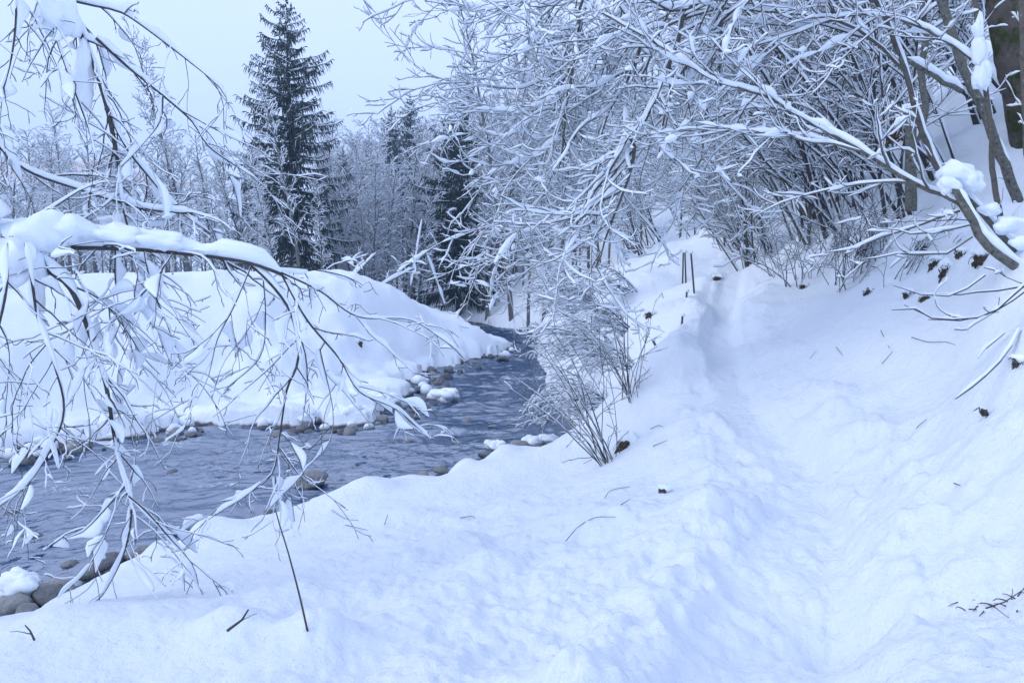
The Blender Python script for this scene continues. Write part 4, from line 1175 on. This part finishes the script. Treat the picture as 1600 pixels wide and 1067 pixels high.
# near shore stones
_pout = px_poly(OUT_PX, .2)
for i in range(46):
    k = rst.choice([0, 0, 1, 1, 1, 2, 2, 3, 5, 6, 7, 8, 9])
    (ax, ay), (bx, by) = _pout[k], _pout[k + 1]
    t = rst.random(); L = math.hypot(bx - ax, by - ay); nx, ny = -(by - ay) / L, (bx - ax) / L
    o_ = rst.uniform(.0, .7); s = rst.uniform(.06, .16)
    stone(ax + (bx - ax) * t + nx * o_, ay + (by - ay) * t + ny * o_, .02, s, 'dark wet stone at the edge of the near snow bank', 'stones along the near waterline')
# stones breaking the surface
for px, py, s in [(820, 688, .22), (845, 657, .2), (640, 690, .14), (705, 632, .12), (730, 655, .16), (770, 600, .14), (800, 585, .13), (745, 598, .15), (830, 640, .16), (690, 595, .16), (670, 575, .2), (730, 575, .16), (780, 560, .18), (655, 640, .16), (640, 655, .2), (610, 690, .15), (770, 665, .13), (50, 835, .2), (110, 880, .12), (20, 800, .13), (130, 690, .2), (270, 735, .12), (540, 690, .14), (390, 690, .16), (715, 690, .12), (800, 660, .11), (860, 690, .16), (420, 800, .1)]:
    p = at_z(px, py, 0)
    stone(p.x, p.y, -s * .22, s, 'low dark wet stone just breaking the surface of the stream', 'stones breaking the surface', sz=.8)
def px_stone(px, py, s, label, cap=False, lift=0.0, sz=1.0, k=0, name='boulder'):
    p = at_z(px, py, 0)
    if not cap: return stone(p.x, p.y, s * .2 + lift, s, label, None, False, name, 'rock', sz, k, 0.3)
    z = s * .1 + lift
    root = empty(name, (p.x, p.y, z)); tag(root, label, 'rock')
    o = link('stone', STONES[k][0], root); o.scale = (s, s, s * sz * .8); o.rotation_euler = (0, 0, .3 + k)
    r = random.Random(int(px)); c = Vector((p.x, p.y, z + s * .42 * sz))
    blob('snow_cap', [(c + Vector((r.uniform(-.45, .45) * s, r.uniform(-.3, .3) * s, r.uniform(-.05, .1) * s)), (s * r.uniform(.5, .75), s * r.uniform(.45, .65), s * r.uniform(.3, .42))) for _ in range(4)], M_SNOW, root, Vector((p.x, p.y, z)), int(px), 24)
    return root
px_stone(485, 757, .3, 'smooth grey-brown boulder alone in the river below the hanging branches', k=1)
px_stone(690, 628, .44, 'snow-capped boulder standing alone in midstream', True, -.02, .9, k=2)
px_stone(45, 955, .26, 'large snow-capped stone at the near waterline on the left edge', True, .12, 1.0, k=3)
px_stone(85, 958, .2, 'grey stone leaning against the snow-capped one at the lower left', False, .1, 1.2, k=4)
px_stone(15, 972, .22, 'grey stone at the left edge below the snow-capped one', False, .1, k=5)
px_stone(40, 985, .14, 'small grey stone in front of the snow-capped one at the lower left', False, .12, k=6)
px_stone(5, 945, .2, 'dark grey stone half under water at the left edge', False, .02, k=7)
px_stone(160, 893, .16, 'blue-grey stone at the water behind the near snow bank left', False, .05, k=1)
px_stone(135, 905, .12, 'small blue-grey stone left of the bigger one behind the near bank', False, .05, k=2)
px_stone(775, 703, .2, 'leftmost snow-topped stone at the tip of the near bank', True, .0, .8, k=3)
px_stone(812, 705, .2, 'round pale stone between snow-topped ones at the tip of the near bank', False, .06, k=5)
px_stone(835, 702, .22, 'snow-covered stone right of the round pale one at the near bank', True, .04, k=6)
px_stone(858, 700, .26, 'rightmost snow-covered stone at the tip of the near bank', True, .04, k=0)
px_stone(690, 742, .15, 'dark stone at the notch in the near bank', False, .04, k=4)
px_stone(705, 750, .16, 'dark flat stone right of the notch in the near bank', False, .02, .8, k=2)
px_stone(545, 660, .42, 'broad dark boulder with a snow cap at the far waterline', True, .02, .8, k=7)
px_stone(470, 663, .36, 'wide grey snow-capped boulder left of the broad dark one at the far waterline', True, .02, .8, k=3)
px_stone(605, 640, .4, 'grey snow-capped boulder where the far shore turns upstream', True, .03, .85, k=1)
px_stone(725, 492, .7, 'dark rock under snow at the river bend before the wood', True, .3, .6, k=4)
px_stone(748, 488, .6, 'smaller dark rock right of the other at the river bend', True, .3, .6, k=5)

# ---------------------------------------------------------------- bare soil, stumps and rocks showing through the snow
def clump(px, py, w, h, label, mat, name='soil_patch', cat='soil', seed=0, hang=True):
    """a ragged hole in the snow: crumbly earth pressed into the slope, with roots hanging over it"""
    p = pick(px, py)
    D = p.y; sx, sz = w * D / PX_F * .42, h * D / PX_F * .42
    root = empty(name, p); tag(root, label, cat)
    r = random.Random(seed); rn = np.random.RandomState(seed)
    e = .01
    nrm = Vector((-(gz(p.x + .08, p.y) - gz(p.x - .08, p.y)) / .16, -(gz(p.x, p.y + .08) - gz(p.x, p.y - .08)) / .16, 1)).normalized()
    nrm = (nrm + Vector((0, -.35, 0))).normalized()
    ax = nrm.cross(Vector((0, 0, 1))).normalized(); ay = ax.cross(nrm).normalized()
    if ay.z < 0: ay = -ay
    na, nr = 18, 6
    prof = .35 + .75 * rn.rand(na)
    V = [Vector((0, 0, 0)) + nrm * .02]
    for k in range(1, nr + 1):
        q = k / nr
        for a in range(na):
            t = 6.283 * a / na
            rr2 = q * (prof[a] if q > .5 else 1 * .8 + .2 * prof[a])
            bump_ = .05 * min(1, sx / .1) * (1 - q ** 3) + (rn.rand() - .5) * .05 * min(1, sx / .1) * (q < .99) - .05 * (q > .9)
            V.append(ax * (math.cos(t) * sx * rr2) + ay * (math.sin(t) * sz * rr2) + nrm * bump_)
    T = [(0, 1 + a, 1 + (a + 1) % na) for a in range(na)]
    Q = [(1 + k * na + a, 1 + (k + 1) * na + a, 1 + (k + 1) * na + (a + 1) % na, 1 + k * na + (a + 1) % na) for k in range(nr - 1) for a in range(na)]
    link('earth', mesh_data('earth', V, Q, T, mat, smooth=False), root)
    if seed not in (733, 711, 709):
        blob('snow_cap', [(p + ax * (sx * q) + ay * (sz * r.uniform(.55, .95)) + nrm * .03, (sx * r.uniform(.4, .65), max(.05, sx * .4), sz * r.uniform(.35, .55))) for q in (-.7, -.1, .55)], M_SNOW, root, Vector(p), seed, 16)
    if hang:
        polys = []
        for _ in range(16):
            q = p + ax * (r.uniform(-1, 1) * sx) + ay * (r.uniform(.0, 1) * sz) + nrm * r.uniform(.02, .05)
            pts = [q]; d = Vector((r.gauss(0, .5), -.4, r.gauss(-.2, .4)))
            for i in range(4):
                d = (d + Vector((r.gauss(0, .35), -.05, -.3))).normalized(); q = q + d * max(sz, .04) * r.uniform(.1, .35); pts.append(q)
            polys.append((pts, [.005, .0045, .0035, .003, .002], 1))
        V, Q = wood(shift(polys, Vector(p)), 4, 4)
        link('root', mesh_data('root', V, Q, None, M_TWIG), root)['kind'] = 'stuff'
    return root
for i, (px, py, w, h, lab) in enumerate([
    (1440, 392, 34, 46, 'dark hanging soil patch with roots, uppermost of those under the leaning stems'), (1458, 418, 22, 36, 'narrow dark soil patch right below the uppermost one on the cut slope'),
    (1474, 432, 20, 44, 'brown root-hung soil streak on the cut slope beside a snow hummock'), (1500, 400, 18, 24, 'small round dark soil hole left of the leaning trunk foot'), (1530, 412, 30, 44, 'mossy soil patch under the foot of the leaning grey trunk'),
    (1416, 464, 16, 26, 'lowest left soil patch on the cut slope above the path'), (1444, 470, 22, 28, 'lowest right soil patch on the cut slope above the path'), (1345, 395, 26, 30, 'dark soil gap among the scrub above the path'),
    (1255, 450, 16, 16, 'small brown tuft at the top of the cut bank by the path'), (1355, 460, 16, 22, 'thin soil gap under the scrub right of the path'), (1588, 572, 20, 28, 'brown soil gap at the right edge of the slope'), (1540, 650, 30, 12, 'dark crack under an overhang of snow on the right slope')]):
    clump(px, py, w, h, lab, M_SOIL, seed=700 + i)
clump(1036, 768, 24, 16, 'dark hollow with bare earth in the bank left of the path', M_SOIL, seed=731, hang=False)
clump(562, 540, 14, 20, 'brown rock face peeping out of the far snow mound', M_SOIL, 'boulder', 'rock', 732, False)
clump(361, 533, 9, 20, 'small dark hole in the face of the far snow mound', M_SOIL, seed=733, hang=False)
clump(1120, 438, 18, 14, 'dark snow-covered stump on the left edge of the path crest', M_SOIL, 'tree_stump', 'stump', 734)
clump(1015, 496, 22, 20, 'dark snow-capped stump on the bank left of the fence posts', M_SOIL, 'tree_stump', 'stump', 735)
clump(975, 700, 40, 60, 'dark earthy root mass at the foot of the bank behind the wands', M_SOIL, 'root_mass', 'roots', 736)
def grass_tuft(pxs, n, hgt, label, seed):
    pp = [pick(a, b) for a, b in pxs]
    root = empty('grass_tuft', pp[0]); tag(root, label, 'grass tuft')
    r = random.Random(seed); polys = []
    for _ in range(n):
        k = r.randrange(len(pp) - 1); q = pp[k].lerp(pp[k + 1], r.random()) + Vector((r.gauss(0, .03), r.gauss(0, .03), -.02))
        d = Vector((r.gauss(0, .6), r.gauss(-.2, .5), .7)); pts = [q]
        for i in range(5):
            d = (d + Vector((r.gauss(0, .25), r.gauss(0, .25), -.28))).normalized(); q = q + d * hgt * r.uniform(.1, .3); pts.append(q)
        polys.append((pts, [.004, .0035, .003, .0025, .002, .0012], 1))
    V, Q = wood(shift(polys, Vector(pp[0])), 4, 3)
    link('blade', mesh_data('blade', V, Q, None, M_DEADLEAF if seed % 2 else M_TWIG), root)['kind'] = 'stuff'
grass_tuft([(1520, 948), (1550, 945), (1590, 930)], 36, .07, 'tuft of dry grass and twigs poking through the snow at the lower right', 738)
# withered leaves caught on the slope
def leaf_bunch(px, py, D, w, label):
    p = at(px, py, D)
    root = empty('leaf_bunch', p); tag(root, label, 'leaves')
    r = random.Random(int(px)); V, T = [], []
    for i in range(40):
        c = rvec(r) * w * .4; c.z *= 1.3; a = rvec(r).normalized() * w * .35; b_ = a.cross(rvec(r)).normalized() * w * .18
        k = len(V); V += [c - a, c + b_, c + a + Vector((0, 0, -.3 * w)), c - b_]; T += [(k, k + 1, k + 2), (k, k + 2, k + 3)]
    link('leaf', mesh_data('leaf', V, None, T, M_DEADLEAF, False), root)['kind'] = 'stuff'
leaf_bunch(1394, 210, 10.6, .14, 'bunch of withered brown leaves hanging on the slope left of the cut trunk')
leaf_bunch(864, 114, 8.8, .03, 'single small brown leaf cluster caught in the snowy branches over the river')
leaf_bunch(1309, 310, 12.0, .06, 'tiny brown leaf cluster in the scrub above the path')

# ---------------------------------------------------------------- fence posts beside the path
for px, y0, y1, D, tilt, lab in [(1067, 395, 424, 17.5, 0, 'leftmost of the two short posts at the far end of the fence line'), (1073, 395, 422, 17.0, -3, 'second short post at the far end of the fence line'),
                         (1087, 396, 462, 15.0, -6, 'tallest dark fence post beside the path crest'), (1071, 456, 482, 14.0, 2, 'short fence post below the tallest one by the path'),
                         (1063, 494, 524, 12.2, 3, 'fence post in a snow hollow left of the path bend'), (1042, 532, 546, 11.2, -30, 'nearest and shortest fence post, leaning, on the bank')]:
    a = at(px, y1, D); x, y = a.x, a.y
    z0 = min(gz(x, y), a.z) - .25; z1 = at(px, y0, D).z
    root = empty('fence_post', (x, y, z0)); tag(root, lab, 'fence post', 'fence posts beside the path')
    tl = math.tan(RAD(tilt)) * (z1 - z0)
    P, R = limb([Vector((x, y, z0)), Vector((x + tl * .5, y, z0 + (z1 - z0) * .5)), Vector((x + tl, y, z1))],   .021, .019, .1)
    V, Q = tube_arrays([([p - root.location for p in P], R)], 7)
    n = len(V)
    top = V[-7:]
    V = np.vstack([V, [top.mean(0) + np.array([0, 0, .01])]]); k = np.arange(7)
    link('post', mesh_data('post', V, Q, np.stack([np.full(7, n), n - 7 + k, n - 7 + (k + 1) % 7], -1), M_POST), root)
    blob('snow_cap', [(Vector((x + tl, y, z1 + .02)), (.038, .038, .03))], M_SNOW, root, Vector(root.location), 3, 10)

# ---------------------------------------------------------------- twigs standing in or lying on the snow
def twig(pxs, D, r0, label, lie=False, dens=0, name='fallen_twig', cat='twig', group=None):
    pts = []
    for i, (a, b) in enumerate(pxs):
        if lie:
            q = pick(a, b); pts.append(q + Vector((0, 0, .012)))
        else: pts.append(at(a, b, D))
    root = empty(name, pts[0]); tag(root, label, cat, group)
    P, R = limb(pts, r0, r0 * .5, .05)
    polys = [(P, R, 0)]
    if dens: sprout(polys, rp, P, R, 0, {'levels': 2, 'rmin': .0015, 0: LEFT_S[0], 1: dict(LEFT_S[1], len=(.04, .12), rad=.003)}, dens * 3)
    V, Q = wood(shift(polys, Vector(root.location)), 5, 4)
    link('stem', mesh_data('stem', V, Q, None, M_TWIG), root)
g0 = pick(480, 985)
twig([(482, 992), (468, 930), (450, 862), (437, 820), (430, 795)], g0.y, .0065, 'long thin dry stalk standing in the foreground snow', name='dry_stalk', cat='stalk')
g0 = pick(375, 985)
twig([(355, 985), (378, 968), (388, 952)], g0.y - .12, .007, 'short knobbly twig poking out of a snow heap in the foreground', name='dry_stalk', cat='stalk', dens=3)
g0 = pick(50, 1000)
twig([(54, 1000), (47, 985), (39, 976)], g0.y - .1, .006, 'short stub of twig in the snow at the lower left', name='dry_stalk', cat='stalk', dens=4)
for pxs, lab in [([(884, 848), (905, 826), (930, 813), (962, 811)], 'long curved twig lying on the snow right of the centre'), ([(518, 798), (540, 812), (560, 815)], 'branched twig lying on the near bank beside the river'), ([(540, 822), (575, 830)], 'thin twig on the near bank just right of the branched one'),
                 ([(601, 822), (606, 805)], 'short upright twig on the near bank'), ([(720, 812), (738, 808), (742, 812)], 'crooked twig on the snow hump mid bank'), ([(945, 780), (955, 768), (985, 762)], 'bent twig at the foot of the bank below the wands'),
                 ([(970, 792), (985, 782)], 'short dark twig just below the bent one at the bank foot'), ([(1016, 672), (1030, 667), (1043, 676)], 'arched twig on the bank beside the wands'), ([(1020, 700), (1043, 690)], 'straight twig on the bank below the arched one'),
                 ([(1424, 530), (1450, 538), (1475, 537), (1492, 541)], 'dark twig lying level on the upper right slope'), ([(1432, 671), (1438, 665), (1448, 658)], 'small bent twig on the middle of the right slope'), ([(1265, 563), (1276, 550)], 'tiny twig on the slope just right of the path, left one of two'),
                 ([(1306, 545), (1317, 558)], 'tiny twig on the slope right of the path, right one of two'), ([(1376, 518), (1390, 547)], 'faint grass blade on the right slope above the small twigs'), ([(1378, 572), (1395, 552)], 'faint bent grass stem below the blade on the right slope'), ([(1490, 760), (1500, 762)], 'tiny dark twig scrap on the lower right slope')]:
    twig(pxs, 0, .0038, lab, lie=True)
twig([(1540, 950), (1570, 940), (1600, 920)], pick(1570, 945).y - .05, .004, 'thin twig arching over the dry grass tuft at the lower right', dens=5)
# ---------------------------------------------------------------- blue winter air
zs = [v.co.z for v in bpy.data.objects['snow_ground'].data.vertices]
HZ0, HZ1, HR = min(zs) - 1.0, max(max(zs), 62) + 2.0, 360.0
hv = [(sx * HR, sy * HR, z) for z in (HZ0, HZ1) for sx, sy in ((-1, -1), (1, -1), (1, 1), (-1, 1))]
hq = [(3, 2, 1, 0), (4, 5, 6, 7), (0, 1, 5, 4), (1, 2, 6, 5), (2, 3, 7, 6), (3, 0, 4, 7)]
hm, hnt, hout = new_mat('haze')
pv = N(hnt, 'ShaderNodeVolumePrincipled', Density=HAZE)
pv.inputs['Color'].default_value = (.44, .68, 1, 1)
hnt.links.new(pv.outputs[0], hout.inputs['Volume'])
hz = link('haze', mesh_data('haze', hv, hq, None, hm, False)); tag(hz, kind='stuff')
print('STATS tris', sum(len(p) for p in []) , sum(len(m.loops) - 2 * len(m.polygons) for m in bpy.data.meshes), 'meshes', len(bpy.data.meshes), HZ0, HZ1)
